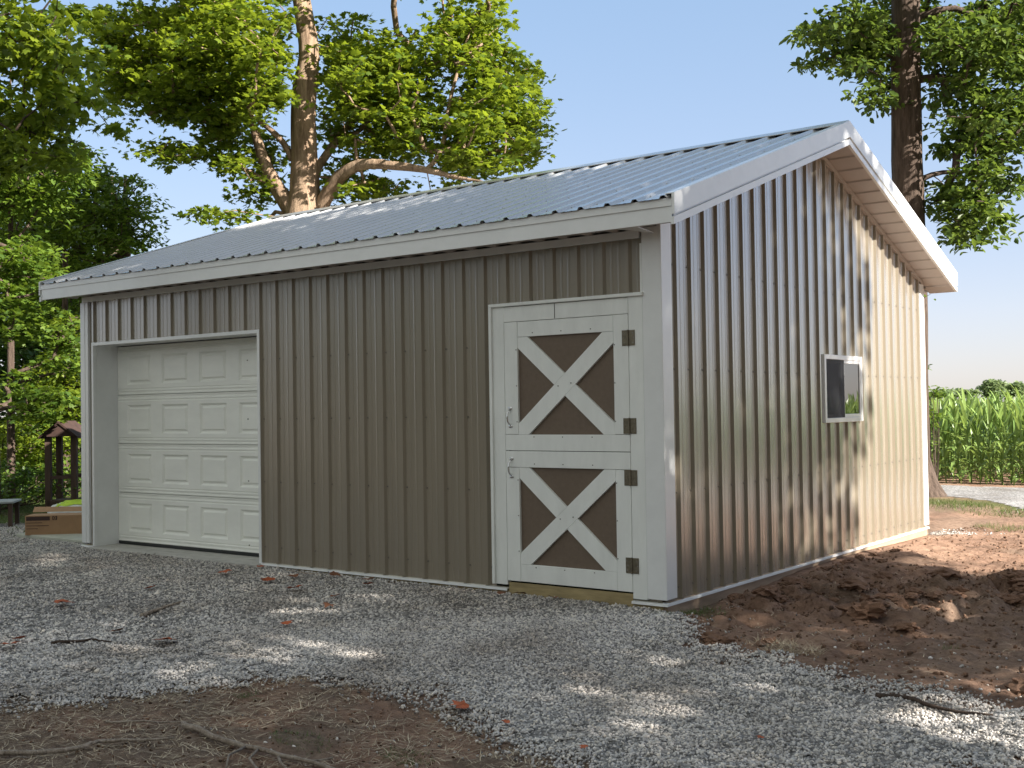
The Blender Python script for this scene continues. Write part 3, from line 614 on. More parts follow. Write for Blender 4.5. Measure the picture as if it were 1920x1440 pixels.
# window
mb = MB(); a0, a1, b0, b1 = WY0-.0, WY1, WZ0, WZ1; xo = .040
mb.box(-.02, xo, a0-.01, a0+.035, b0-.01, b1+.01, b=.003); mb.box(-.02, xo, a1-.035, a1+.01, b0-.01, b1+.01, b=.003); mb.box(-.02, xo-.0005, a0+.035, a1-.035, b0-.01, b0+.035, b=.003); mb.box(-.02, xo-.0005, a0+.035, a1-.035, b1-.035, b1+.01, b=.003)
wf = mb.build('window', M['white'], S); wf['label'] = 'small white sliding window in the gable wall'
mb = MB(); c = (a0+a1)/2
for y0, y1, x in ((a0+.036, c+.02, .012), (c-.02, a1-.036, .027)):
    mb.box(x-.010, x+.010, y0, y0+.032, b0+.036, b1-.036, b=.002); mb.box(x-.010, x+.010, y1-.032, y1, b0+.036, b1-.036, b=.002); mb.box(x-.0095, x+.0095, y0+.032, y1-.032, b0+.036, b0+.068, b=.002); mb.box(x-.0095, x+.0095, y0+.032, y1-.032, b1-.068, b1-.036, b=.002)
mb.build('sash', M['white'], wf)
mb = MB(); mb.box(.0100, .0135, a0+.066, c-.010, b0+.066, b1-.066); mb.build('pane', M['glass'], wf)
mb = MB(); mb.box(.025, .0285, c+.010, a1-.066, b0+.066, b1-.066); mb.build('pane', M['glass'], wf)
mb = MB()
ms_, nt, bs = mat('screen_mesh', (.03, .032, .036), .7); tr = node(nt, 'ShaderNodeBsdfTransparent'); mx = node(nt, 'ShaderNodeMixShader'); mx.inputs[0].default_value = .62
nt.links.new(tr.outputs[0], mx.inputs[1]); nt.links.new(bs.outputs[0], mx.inputs[2]); nt.links.new(mx.outputs[0], nt.nodes['Material Output'].inputs[0])
mb.box(.0375, .039, a0+.036, c+.0, b0+.036, b1-.036); mb.build('insect_screen', ms_, wf)
# roof
OE = .335; OG = .305
def roofside(sgn, name):
    mb = MB(); y_e = RY-sgn*(RY+OE) if sgn > 0 else W+OE+.005; 
    P = profile(-L-OG-.0, OG-.0, .018, .020)
    n = np.array([0, -sgn*SL, 1]); n /= np.linalg.norm(n)
    ye = -OE-.03 if sgn > 0 else W+OE+.03
    for a, b_ in zip(P, P[1:]):
        if b_[0]-a[0] < 1e-6: continue
        q = []
        for (u, h), y in ((a, ye), (b_, ye), (b_, RY), (a, RY)): q.append((u, y-n[1]*0+n[1]*h, rz_(y)+n[2]*h))
        for th in (0, -.0012):
            qq = [(x, y+n[1]*th, z+n[2]*th) for x, y, z in q]; mb.add(qq, [(0, 1, 2, 3) if (sgn > 0) == (th == 0) else (3, 2, 1, 0)])
    return mb.build(name, M['roof'], S)
rf = roofside(1, 'roof'); rb = roofside(-1, 'roof')
mb = MB(); c_ = .15
for sg in (-1, 1):
    y1 = RY+sg*c_; V = [(x, y, z) for x in (-L-OG-.012, OG+.012) for y, z in ((RY, HR+.040), (y1, rz_(y1)+.030), (y1, rz_(y1)+.022), (RY, HR+.030))]
    mb.add(V, [(0, 1, 5, 4), (1, 2, 6, 5), (2, 3, 7, 6), (0, 3, 2, 1), (4, 5, 6, 7)])
mb.build('ridge_cap', M['roof'], rf)
mb = MB(); P = profile(-L-OG, OG, .018)
# closure / screws rows on the roof
for sg, ob in ((1, rf),):
    m_ = MB()
    for k in range(-33, 1):
        x = .018+SP*(k+.17)
        if x < -L-.2: continue
        for y in (-.2, .45, 1.1, 1.75, 2.4):
            m_.tube([(x, y, rz_(y)+.001), (x, y, rz_(y)+.007)], .005, 6)
    so_ = m_.build('screws', M['roof'], ob); so_['kind'] = 'stuff'
# eave fascia (front and back): two steps
for sg, y in ((1, -OE), (-1, W+OE)):
    mb = MB(); s = -sg
    z1 = rz_(y)-.006
    mb.box(-L-OG+.004, OG-.004, min(y, y-s*.02), max(y, y-s*.02), z1-.172, z1-.0, b=.002)
    mb.box(-L-OG+.002, OG-.002, min(y, y+s*.010), max(y, y+s*.010), z1-.060, z1-.001, b=.002)
    mb.build('fascia', M['white'], S)
# eave soffits (ribbed), run from fascia to wall
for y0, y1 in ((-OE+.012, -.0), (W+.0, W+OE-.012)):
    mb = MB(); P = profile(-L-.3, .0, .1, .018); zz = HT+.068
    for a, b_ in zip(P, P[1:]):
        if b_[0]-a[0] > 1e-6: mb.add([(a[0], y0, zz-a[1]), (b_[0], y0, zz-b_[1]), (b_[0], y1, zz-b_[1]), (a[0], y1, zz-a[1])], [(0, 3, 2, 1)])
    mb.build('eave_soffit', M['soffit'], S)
# rake fascia both gables and rake soffit
def slab(mb, x0, x1, t0, t1, ya=-OE-.012, yb=W+OE+.012, m=0):
    """strip following the gable, t0/t1 offsets under the roof line"""
    pts = [(ya, rz_(ya)-t1), (RY, HR-t1), (yb, rz_(yb)-t1), (yb, rz_(yb)-t0), (RY, HR-t0), (ya, rz_(ya)-t0)]
    n = 6; V = [(x, y, z) for x in (x0, x1) for y, z in pts]
    fs = [(0, 5, 4, 1), (1, 4, 3, 2), (6, 7, 10, 11), (7, 8, 9, 10)]+[(i, (i+1) % 6, (i+1) % 6+6, i+6) for i in range(6)]
    mb.add(V, fs, m)
for sx, x in ((1, OG), (-1, -L-OG)):
    o_ = lambda a: x+sx*a
    mb = MB()
    slab(mb, *sorted((o_(.0), o_(.022))), -.030, .120); slab(mb, *sorted((o_(-.055), o_(.0))), -.030, -.024); slab(mb, *sorted((o_(-.022), o_(-.004))), .118, .142, ya=-OE-.006, yb=W+OE+.006); slab(mb, *sorted((o_(-.012), o_(.016))), .140, .192, ya=-OE-.008, yb=W+OE+.008)
    mb.build('rake_trim', M['white'], S)
    # sloped soffit with battens
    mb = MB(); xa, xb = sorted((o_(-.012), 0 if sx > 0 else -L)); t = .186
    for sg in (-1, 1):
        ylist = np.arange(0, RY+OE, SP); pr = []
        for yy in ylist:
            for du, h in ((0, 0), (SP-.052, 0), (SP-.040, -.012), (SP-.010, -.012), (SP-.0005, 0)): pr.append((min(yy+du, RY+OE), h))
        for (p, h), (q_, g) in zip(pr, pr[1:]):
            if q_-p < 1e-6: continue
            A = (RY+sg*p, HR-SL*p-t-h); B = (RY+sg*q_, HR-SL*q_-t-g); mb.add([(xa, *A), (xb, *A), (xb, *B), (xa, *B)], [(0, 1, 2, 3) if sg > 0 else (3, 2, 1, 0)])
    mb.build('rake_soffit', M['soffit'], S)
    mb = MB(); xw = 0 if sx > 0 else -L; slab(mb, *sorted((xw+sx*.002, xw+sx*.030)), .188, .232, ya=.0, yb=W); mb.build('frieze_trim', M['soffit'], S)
mb = MB(); V = [(-.19, -.30, HT+.030), (-.02, -.02, HT+.012), (-.02, -.30, HT+.034)]; mb.add(V+[(x, y, z+.004) for x, y, z in V], [(0, 2, 1), (3, 4, 5), (0, 1, 4, 3), (1, 2, 5, 4), (2, 0, 3, 5)]); mb.build('soffit_flap', M['white'], S)

# ------------------------------------------------------------------ trees
def frames(n, r, up=1.4, droop=.35, outward=None):
    N = r.normal(0, 1, (n, 3)); N[:, 2] = np.abs(N[:, 2])+up; N /= np.linalg.norm(N, axis=1)[:, None]
    A = r.normal(0, 1, (n, 3)); A[:, 2] -= droop
    if outward is not None: A += outward*1.2
    A -= N*np.sum(A*N, 1)[:, None]; A /= np.linalg.norm(A, axis=1)[:, None]; Bx = np.cross(A, N)
    return np.stack([Bx, A, N], 2)
OVAL = np.array([(0, 0, 0), (.24, .35, .06), (.22, .68, .05), (0, 1, -.06), (-.22, .68, .05), (-.24, .35, .06)]); OVF = np.array([(0, 1, 2), (0, 2, 3), (0, 3, 4), (0, 4, 5)])
MP3 = np.column_stack([MAPLE[:, 0], MAPLE[:, 1], -.16*np.abs(MAPLE[:, 0])-.12*(MAPLE[:, 1]-.4)**2])
def leafmesh(name, C, rad, per, size, r, T=MP3, TF=MAPF, up=1.2, droop=.4, flat=.38, wid=1.0):
    n = len(C)*per; c = np.repeat(C, per, 0); rr = np.repeat(rad, per)
    o = r.normal(0, 1, (n, 3)); o /= np.linalg.norm(o, axis=1)[:, None]; rho = r.random(n)**.5
    off = o*rho[:, None]*rr[:, None]*np.array([1, 1, flat]); off[:, 2] -= .25*rho*rr*rho
    P = c+off; ow = off/(rr[:, None]+1e-6)
    Fm = frames(n, r, up, droop, ow); s = size*r.uniform(.6, 1.25, n)
    TT = T*np.array([wid, 1, 1]); V = np.einsum('nij,kj->nki', Fm, TT)*s[:, None, None]+P[:, None, :]
    return npmesh(name, V.reshape(-1, 3), (TF[None]+(np.arange(n)*len(T))[:, None, None]).reshape(-1, 3))
def skeleton(nodes, C, r, r0=.008, maxr=.10, seg=4):
    """grow limbs from trunk nodes to clump centres; returns tubes"""
    N = [np.array(p) for p in nodes]; par = [-1]*len(N); cnt = [0]*len(N); nb = len(N)
    dm = np.min(np.linalg.norm(C[:, None]-np.array(N)[None], axis=2), axis=1); order = np.argsort(dm); NA = np.array(N)
    for i in order:
        d = np.linalg.norm(NA-C[i], axis=1)+.55*np.maximum(0, NA[:, 2]-C[i][2]); j = int(np.argmin(d)); a = NA[j]; v = C[i]-a; ln = np.linalg.norm(v); k = max(1, int(ln/.7)); prev = j
        for s in range(1, k+1):
            t = s/k; p = a+v*t+(r.normal(0, .06, 3)*ln*.6 if s < k else 0)+np.array([0, 0, .12*ln*math.sin(t*PI)]); N.append(p); par.append(prev); cnt.append(0); prev = len(N)-1; NA = np.vstack([NA, p])
        q = prev
        while q >= 0: cnt[q] += 1; q = par[q]
    V = []; Fq = []; b = 0
    for i in range(nb, len(N)):
        p = par[i]; r1 = min(maxr, r0*math.sqrt(cnt[i])); r2 = min(maxr, r0*math.sqrt(cnt[p])) if p >= nb else r1*1.25
        mid = (N[i]+N[p])/2+r.normal(0, .02, 3); v, f = tube_np([N[p], mid, N[i]], [min(r2, r1*1.5), (r1+min(r2, r1*1.5))/2, r1], 5); V.append(v); Fq.append(f+b); b += len(v)
    return V, Fq, b
def blobs(L_, n, r, dscale=1.0, hollow=0):
    """L_: (px, py, rx, ry, depth, halfdepth, weight) ellipsoids given by where they stand"""
    w = np.array([b[2]*b[3]*b[6] for b in L_], float); w /= w.sum(); out = []
    for k in r.choice(len(L_), n, p=w):
        x, y, rx, ry, d, hd, _ = L_[k]; v = r.normal(0, 1, 3); v /= np.linalg.norm(v); v *= r.random()**(1/2.4); out.append(at(x+rx*v[0], y+ry*v[1], d+hd*v[2]))
    return np.array(out)
def tree(name, label, base, trunk, C, rad, per, size, leafm, barkm, seed, T=MP3, TF=MAPF, extra=(), group=None, nodes_from=0, cat='tree', wid=1.0, up=1.2, droop=.4, flat=.38, r0=.008, k=20, maxr=.1, noise=.05):
    r = np.random.default_rng(seed); t = empty(name, base, label, cat, group)
    V = []; Fq = []; b = 0; nodes = []
    for pts, rr_ in trunk:
        P = np.array(pts, float); Q = []; rd = []
        for i in range(len(P)-1):
            m_ = max(2, int(np.linalg.norm(P[i+1]-P[i])/.25))
            for s in range(m_): t_s = s/m_; Q.append(P[i]+(P[i+1]-P[i])*t_s); rd.append(rr_[i]+(rr_[i+1]-rr_[i])*t_s)
        Q.append(P[-1]); rd.append(rr_[-1]); Q = np.array(Q)
        for _ in range(2): Q[1:-1] = (Q[:-2]+2*Q[1:-1]+Q[2:])/4
        v, f = tube_np(Q, rd, k if max(rr_) > .12 else 9, noise, seed); V.append(v); Fq.append(f+b); b += len(v); nodes += list(Q[::2] if max(rr_) < .12 else Q[int(len(Q)*nodes_from)::4])
    vs, fs, _ = skeleton(nodes, C, r, r0, maxr); 
    for v, f in zip(vs, fs): V.append(v); Fq.append(f+b)
    link('trunk', npmesh('trunk', np.concatenate(V), np.concatenate(Fq)), barkm, t, smooth=True)
    rad = np.full(len(C), rad)*r.uniform(.65, 1.3, len(C))
    cr = link('crown', leafmesh('crown', C, rad, per, size, r, T, TF, up, droop, flat, wid), leafm, t)
    return t

r = np.random.default_rng(11)
# big maple behind the shed
Dm = 20.0; a_ = lambda x, y, d=Dm: at(x, y, d)
base = a_(566, 760); base[2] = hz(base[0], base[1])
trk = [([base, a_(566, 560), a_(568, 410), a_(572, 360), a_(572, 290), a_(566, 220), a_(572, 150), a_(583, 110), a_(575, 60), a_(563, 0), a_(556, -120), a_(560, -300), a_(552, -520)],
        [.44, .36, .31, .25, .22, .205, .20, .17, .165, .15, .13, .10, .04]),
       ([a_(552, 405), a_(532, 370), a_(505, 330), a_(488, 285), a_(470, 215), a_(440, 120), a_(420, 0)], [.14, .135, .12, .09, .06, .045, .02]),
       ([a_(548, 300), a_(535, 268), a_(500, 235), a_(462, 212)], [.06, .055, .045, .03]),
       ([a_(600, 395), a_(622, 345, 19.8), a_(650, 316, 19.6), a_(690, 303, 19.4), a_(740, 312, 19.2), a_(795, 315, 19), a_(850, 333, 18.8), a_(905, 340, 18.6)], [.13, .125, .105, .09, .075, .055, .035, .012]),
       ([a_(800, 318, 19), a_(832, 290, 19.2), a_(835, 230, 19.6), a_(850, 160, 20), a_(880, 60, 20)], [.045, .04, .035, .03, .02]),
       ([a_(585, 330), a_(640, 250, 20.6), a_(720, 160, 21), a_(780, 60, 21)], [.08, .07, .05, .03]),
       ([a_(515, 350), a_(470, 325), a_(430, 300), a_(380, 290)], [.06, .05, .035, .02]),
       ([a_(540, 410), a_(515, 385), a_(500, 425, 20.4)], [.04, .035, .03])]
BL = [(235, 60, 65, 70, 20.5, 1.8, 1.1), (225, 150, 50, 60, 20.5, 1.5, 1), (330, 90, 130, 110, 20.5, 2.5, 1.25), (430, 60, 120, 110, 19.3, 2.0, 1.25), (290, 185, 75, 45, 20.5, 1.5, 1.2), (390, 190, 110, 60, 20, 1.6, 1.2), (480, 150, 60, 80, 19, 1.0, 1.1), (410, 245, 55, 30, 20, 1.2, 1.0),
      (325, 282, 80, 20, 19.5, 1, 1.0), (410, 300, 60, 22, 19.5, 1, 1.0), (420, 400, 60, 20, 19.5, .8, 1.0), (475, 360, 40, 30, 20, 1, .9), (500, 300, 30, 60, 20.8, .6, .8),
      (640, 110, 55, 100, 21, 2, 1.1), (710, 130, 100, 85, 20.5, 2.2, 1.3), (680, 230, 90, 70, 20.8, 2, 1.3), (760, 210, 70, 90, 20.5, 2, 1.2), (690, 360, 80, 35, 20.3, 1.2, 1.0), (640, 330, 40, 40, 20.8, 1, .9),
      (870, 90, 85, 100, 20.5, 2.2, 1.2), (930, 150, 80, 90, 20.5, 2, 1.2), (975, 215, 60, 60, 20.3, 1.5, 1.2), (880, 235, 80, 70, 19.6, 1.5, .9), (930, 290, 60, 40, 20, 1.3, 1.0), (850, 300, 70, 45, 19.6, 1.3, .9), (990, 270, 28, 20, 20.2, .8, .9), (890, 20, 60, 60, 20.5, 2, 1.1),
      (450, -150, 260, 150, 20.5, 3, .8), (800, -160, 170, 140, 20.5, 3, .8), (540, -420, 260, 180, 20.5, 3, .5), (820, 375, 30, 22, 19.5, .8, .8)]
C = blobs(BL, 1250, r)
tree('maple_tree', 'tall sunlit maple with a scarred trunk rising behind the shed roof', base, trk, C, .40, 44, .12, M['maple'], M['bark_pale'], 12, nodes_from=.35)
# right tree
Dr = 18.2; a_ = lambda x, y, d=Dr: at(x, y, d)
base = a_(1712, 960); base[2] = hz(base[0], base[1])-.05
trk = [([base, base+np.array([0, 0, .25]), a_(1711, 860), a_(1712, 760), a_(1711, 600), a_(1707, 450), a_(1700, 300), a_(1697, 150), a_(1697, 0), a_(1700, -200), a_(1695, -420), a_(1700, -700)], [.52, .36, .245, .225, .215, .22, .225, .215, .20, .17, .13, .05]),
       ([a_(1700, 152), a_(1735, 148), a_(1752, 144)], [.07, .06, .055]), ([a_(1712, 345), a_(1745, 325), a_(1790, 320), a_(1840, 325)], [.05, .04, .03, .015]),
       ([a_(1705, 40), a_(1790, 5), a_(1850, 40), a_(1900, 85)], [.05, .05, .04, .02]), ([a_(1690, 70), a_(1665, 50), a_(1600, 20)], [.04, .03, .02]), ([a_(1690, 110), a_(1650, 98), a_(1560, 95)], [.03, .025, .015]),
       ([a_(1712, 940), a_(1740, 955, 17.9), a_(1775, 972, 17.7)], [.22, .13, .03]), ([a_(1705, 940), a_(1690, 985, 17.7)], [.22, .05])]
BR = [(1600, 40, 75, 40, 18, 1.5, 1.0), (1530, 60, 50, 25, 18, 1, 1.0), (1520, 118, 45, 14, 18, .8, .9), (1580, 105, 50, 30, 18, 1, 1.0), (1640, 80, 45, 65, 18.6, 1.5, 1.2), (1640, 170, 40, 35, 18, 1, .8),
      (1790, 70, 95, 75, 18.6, 2, 1.2), (1870, 60, 70, 80, 18.5, 2, 1.1), (1800, 160, 60, 40, 18.5, 1.6, .9), (1870, 110, 60, 50, 18.5, 1.6, 1.0), (1830, 200, 75, 50, 18.3, 1.5, .9), (1870, 240, 70, 50, 18.3, 1.5, .9), (1800, 270, 55, 30, 18.3, 1.2, .9),
      (1860, 310, 70, 50, 18.3, 1.5, .9), (1780, 370, 45, 40, 18.2, 1.2, 1.0), (1850, 390, 70, 30, 18.2, 1.2, 1.0), (1815, 430, 50, 35, 18.2, 1, 1.0), (1690, 10, 60, 40, 19.4, .8, .5),
      (1960, 120, 90, 200, 18.6, 2.5, .8), (1700, -150, 330, 120, 18.5, 3, .7), (1720, -380, 330, 160, 18.5, 3, .6)]
C = blobs(BR, 700, r)
tree('hickory_tree', 'dark straight trunked tree standing behind the far right corner of the shed', base, trk, C, .36, 52, .135, M['leaf_right'], M['bark_dark'], 13, OVAL, OVF, nodes_from=.55, wid=1.0, up=.7, droop=.7)
# woods on the left
def wood(label, px, d, top, bl, n, rad, per, size, lm, seed, r_tr=.14, T=OVAL, TF=OVF, group='trees of the woods left of the shed', lean=0, name='woodland_tree', **kw):
    b0 = at(px, 900, d); b0[2] = hz(b0[0], b0[1]); C = blobs(bl, n, np.random.default_rng(seed))
    tk = [([b0, at(px+lean*.3, 700, d), at(px+lean*.6, 450, d), at(px+lean, top, d)], [r_tr*1.25, r_tr, r_tr*.75, r_tr*.2])]
    return tree(name, label, b0, tk, C, rad, per, size, lm, M['bark_dark'], seed, T, TF, group=group, k=12, nodes_from=.1, **kw)
wood('near broad leaved tree hanging over the top left corner', -190, 11.5, -260, [(20, 50, 130, 80, 11.5, 1.2, .9), (110, 90, 80, 60, 11.2, .9, 1), (60, 170, 120, 70, 11.5, 1, 1.1), (150, 180, 70, 35, 11.2, .8, 1), (195, 225, 38, 16, 11, .5, .9), (40, 260, 90, 60, 11.5, 1, 1), (110, 290, 50, 25, 11.3, .6, .8), (-120, 100, 120, 260, 11.5, 1.5, .7), (20, -120, 220, 110, 11.5, 1.5, .7), (150, 20, 40, 30, 11.3, .8, .9)], 190, .26, 34, .10, M['maple'], 21, T=MP3, TF=MAPF, r0=.004, maxr=.05, up=.6, droop=1.0)
wood('dark dense tree whose crown tops out beside the left end of the roof', 235, 23, 330, [(200, 385, 95, 60, 23, 1.8, 1.2), (120, 350, 80, 40, 23, 1.5, 1), (150, 440, 110, 80, 23, 2, 1.2), (205, 330, 45, 22, 23, .8, .9), (60, 420, 100, 90, 24, 2, 1.1), (255, 430, 45, 50, 22.5, 1.2, 1), (100, 560, 90, 90, 23.5, 2, .9), (160, 510, 60, 40, 23, 1, 1)], 330, .45, 50, .12, M['leaf_mid'], 22)
wood('tree with thin dark limbs behind the hanging branch at the left edge', 20, 19, 120, [(30, 330, 100, 80, 19, 2, 1.1), (90, 310, 80, 45, 19, 1.6, 1.1), (140, 290, 40, 25, 19, 1, .8), (-60, 300, 90, 120, 19, 2, 1), (40, 470, 60, 40, 19, 1.5, .8)], 200, .42, 60, .12, M['leaf_mid'], 23, r_tr=.06)
wood('bright young maple in the sun at the left end of the shed', -10, 17.5, 430, [(35, 500, 60, 55, 17.5, 1, 1.1), (25, 590, 60, 55, 17.5, 1, .9), (90, 520, 35, 35, 17.4, .8, .8), (110, 660, 50, 50, 18.5, 1, .9), (60, 740, 70, 50, 18, 1, .9), (130, 600, 35, 30, 18.4, .8, .8)], 130, .28, 36, .10, M['leaf_mid'], 24, r_tr=.07, T=MP3, TF=MAPF, name='young_maple')
wood('shaded understory tree with yellow green leaves behind the wooden well', 122, 21, 560, [(110, 720, 70, 60, 21, 1.5, 1), (100, 800, 90, 45, 21, 1.5, 1), (140, 640, 40, 60, 21, 1.2, .9), (40, 830, 70, 40, 20.5, 1.5, 1), (150, 860, 40, 25, 21, 1, .8)], 170, .34, 46, .11, M['maple'], 25, r_tr=.06, name='understory_tree')
wood('tall dark tree deep in the woods at the left', 60, 29, 250, [(60, 560, 150, 100, 29, 2, 1), (60, 700, 150, 90, 29, 2, 1), (90, 440, 120, 80, 29, 2, 1), (40, 800, 150, 40, 29, 2, .8)], 260, .75, 56, .20, M['leaf_dark'], 26, r_tr=.2)
wood('tall dark tree deep in the woods hidden by the shed end', 210, 31, 330, [(170, 600, 150, 120, 31, 2, 1), (250, 500, 60, 50, 31, 1.5, 1), (190, 760, 130, 90, 31, 2, 1)], 170, .75, 50, .20, M['leaf_dark'], 27, r_tr=.2)
wood('dark tree deep in the woods at the very left edge', -120, 27, 200, [(-60, 480, 150, 160, 27, 2.5, 1), (-60, 700, 140, 120, 27, 2.5, 1), (-80, 250, 130, 120, 27, 2, .7)], 220, .7, 54, .19, M['leaf_dark'], 28, r_tr=.2)
# understory plants
us = [(20, 915, 19), (70, 905, 20), (110, 900, 21), (40, 880, 22), (90, 875, 23), (-20, 900, 18), (150, 905, 22), (5, 870, 25), (60, 860, 26), (125, 870, 24)]
for i, (px, py, d) in enumerate(us):
    b0 = at(px, py, d); b0[2] = hz(b0[0], b0[1]); rr_ = np.random.default_rng(60+i); n = 26
    Cc = b0+np.column_stack([rr_.normal(0, .5, n), rr_.normal(0, .5, n), rr_.uniform(.12, .75, n)])
    t = empty('woodland_shrub', b0, 'low leafy shrub in the undergrowth at the edge of the left woods', 'shrub', 'low shrubs under the left woods')
    st = MB()
    for c in Cc[::2]: st.tube([b0, (b0+c)/2+rr_.normal(0, .04, 3), c], [.012, .009, .005], 5)
    st.build('stem', M['bark_dark'], t); link('foliage', leafmesh('foliage', Cc, np.full(n, .22), 36, .085, rr_, OVAL, OVF, up=1.2), M['leaf_mid' if i % 2 else 'leaf_dark'], t)
# weeds behind the right tree base and by the far road
for i, (px, py, d, lb) in enumerate([(1744, 765, 18.6, 'leafy weed climbing beside the trunk base at the far shed corner'), (1752, 735, 18.6, 'leafy shoot poking out from behind the far shed corner'), (1730, 560, 18.0, 'thin leafy sprig dangling under the far end of the rake')]):
    rr_ = np.random.default_rng(80+i); c0 = at(px, py, d); n = (9, 5, 3)[i]; g = np.array([c0[0], c0[1], hz(c0[0], c0[1])]) if i < 2 else at(1714, 548, 18.1)
    Cc = c0+rr_.normal(0, 1, (n, 3))*np.array([.06, .06, .26 if i == 0 else .06]); t = empty('leafy_weed' if i < 2 else 'leafy_sprig', g, lb, 'weed' if i < 2 else 'sprig'); st = MB()
    for c in Cc: st.tube([g, (g+c)/2+rr_.normal(0, .05, 3), c], [.008, .006, .003], 5)
    st.build('stem', M['bark_dark'], t); link('foliage', leafmesh('foliage', Cc, np.full(n, .13), (22, 12, 3)[i], .10, rr_, OVAL, OVF), M['leaf_mid'], t)
# trees out of frame that shade the yard from the right and close off the view behind the photographer
rs = np.random.default_rng(90)
def shade_proto(seed, hgt, rx, zc, rz2, n, per, size):
    q = np.random.default_rng(seed); v = q.normal(0, 1, (n, 3)); v /= np.linalg.norm(v, axis=1)[:, None]; v *= (q.random(n)**(1/2.6))[:, None]; C = v*np.array([rx, rx, rz2])+np.array([0, 0, zc])
    tk = [([(0, 0, -.1), (0, 0, 1), (.1, .05, zc*.6), (0, .1, zc), (.1, 0, hgt)], [.36, .28, .22, .17, .04])]; return C, tk
pos = [(12.2, 1.25, 0, 'shade tree standing right of the dirt yard, nearest the shed wall', 1.0), (12.6, -3.6, 1.9, 'shade tree right of the yard, second from the shed', 1.03), (12.4, -8.2, 4.1, 'shade tree right of the yard, beside the photographer', 1.0),
       (-15.5, -9, 1.1, 'shade tree off the left end of the driveway', 1.0),
       (10.5, -13, .9, 'shade tree behind the photographer on the right', 1.0), (17.5, -14, 3, 'tall tree beyond the right shade trees, farthest back', 1.1), (18.5, -6.5, 4.4, 'tall tree beyond the right shade trees', 1.1)]
C, tk = shade_proto(91, 17.8, 3.2, 11.0, 6.6, 620, 46, .26)
st0 = tree('shade_tree', pos[0][3], (0, 0, 0), tk, C, .60, 56, .24, M['leaf_mid'], M['bark_dark'], 92, OVAL, OVF, group='tall trees around the yard', k=12, nodes_from=.3)
ch0 = list(st0.children)
for i, (x, y, rz0, lb, s) in enumerate(pos):
    if i == 0: o = st0
    else:
        o = st0.copy(); COL.objects.link(o)
        for c in ch0: cc = c.copy(); COL.objects.link(cc); cc.parent = o
    o.location = (x, y, hz(x, y)); o.rotation_euler = (0, 0, rz0); o.scale = (s, s, s); o['label'] = lb

C = np.random.default_rng(95).normal(0, 1, (260, 3)); C /= np.linalg.norm(C, axis=1)[:, None]; C = C*(np.random.default_rng(96).random(260)**.4)[:, None]*np.array([2.3, 2.3, 2.6])+np.array([0, 0, 2.7])
th0 = tree('thicket_bush', 'x', (0, 0, 0), [([(0, 0, -.1), (.1, 0, 1.2), (0, .1, 3)], [.1, .07, .03])], C, .5, 34, .2, M['leaf_dark'], M['bark_dark'], 97, OVAL, OVF, group='dense bushes closing the yard behind the photographer', cat='bush', k=8)
tch = list(th0.children); first = True
PB = [(17+.3*math.sin(i*2.1), -15.5+3.1*i) for i in range(6)]+[(-19+3.4*i, -17+.8*math.sin(i*1.7)) for i in range(11)]
for i, (x, y) in enumerate(PB):
    if i == 0: o = th0
    else:
        o = th0.copy(); COL.objects.link(o)
        for c in tch: cc = c.copy(); COL.objects.link(cc); cc.parent = o
    o.location = (x, y, hz(x, y)); o.rotation_euler = (0, 0, i*1.3); o['label'] = 'dense dark leafy bush in the thicket behind the photographer' if i >= 6 else 'dense dark leafy bush in the thicket beyond the shade trees on the right'

# ------------------------------------------------------------------ corn
def cornmesh(seed, n=15, H=2.0):
    q = np.random.default_rng(seed); V = []; Fq = []; b = 0
    v, f = tube_np([(0, 0, 0), (.01, 0, H*.5), (0, .01, H*.92)], [.014, .012, .006], 5); V.append(v); Fq.append(f); b = len(v)
    az = q.uniform(0, PI)
    for k in range(n):
        t = (k+.6)/n; z = H*(.03+.89*t); Ln = (.95-.45*abs(t-.45))*q.uniform(.8, 1.1)*.78; a = az+(k % 2)*PI+q.normal(0, .45); el = q.uniform(1.15, 1.45) if t > .5 else q.uniform(.8, 1.2) if t > .25 else q.uniform(.1, .6)
        dr = q.uniform(.8, 1.8) if t < .55 else q.uniform(.05, .6); sg = 7; p = np.array([0, 0, z]); e = el; wv = q.normal(0, .25)
        for s in range(sg+1):
            u = s/sg; w = .030*(math.sin(PI*min(1, .15+u*.85))**.6)+.002; sd = np.array([-math.sin(a), math.cos(a), wv*math.sin(u*7)]); V.append(np.array([p-sd*w+[0, 0, .012], p, p+sd*w+[0, 0, .012]]))
            p = p+np.array([math.cos(a)*math.cos(e), math.sin(a)*math.cos(e), math.sin(e)])*Ln/sg; e -= dr*2.2/sg*(.4+u)
        for s in range(sg):
            o = b+s*3
            Fq.append(np.array([(o, o+1, o+4, o+3), (o+1, o+2, o+5, o+4)]))
        b += 3*(sg+1)
    return np.concatenate(V), np.concatenate(Fq)
CV = [cornmesh(200+i, H=h) for i, h in enumerate((1.56, 1.64, 1.52, 1.68, 1.6))]
CM = []
for v, f in CV: m_ = npmesh('corn_plant', v, f); m_.materials.append(M['corn']); CM.append(m_)
p0 = np.array([-2.7, 14.35]); dr_ = np.array([.9995, .02]); nr = np.array([-.02, .9995]); rq = np.random.default_rng(33)
lim = 0
for row in range(2):
    for k in range(-16 if row == 0 else -6, 52):
        q = p0+dr_*(k*.19+rq.normal(0, .03))+nr*(row*.72+rq.normal(0, .04))
        o = D.objects.new('corn_plant', CM[rq.integers(5)]); COL.objects.link(o); o.location = (q[0], q[1], hz(*q)); s = rq.uniform(.74, .90); o.scale = (s, s, s); o.rotation_euler = (rq.normal(0, .05), rq.normal(0, .05), rq.uniform(0, 6.28)); tag(o, 'tall green corn plant in the front rows at the edge of the field', 'corn plant', 'corn plants at the edge of the field')
VV = []; FF = []; b = 0
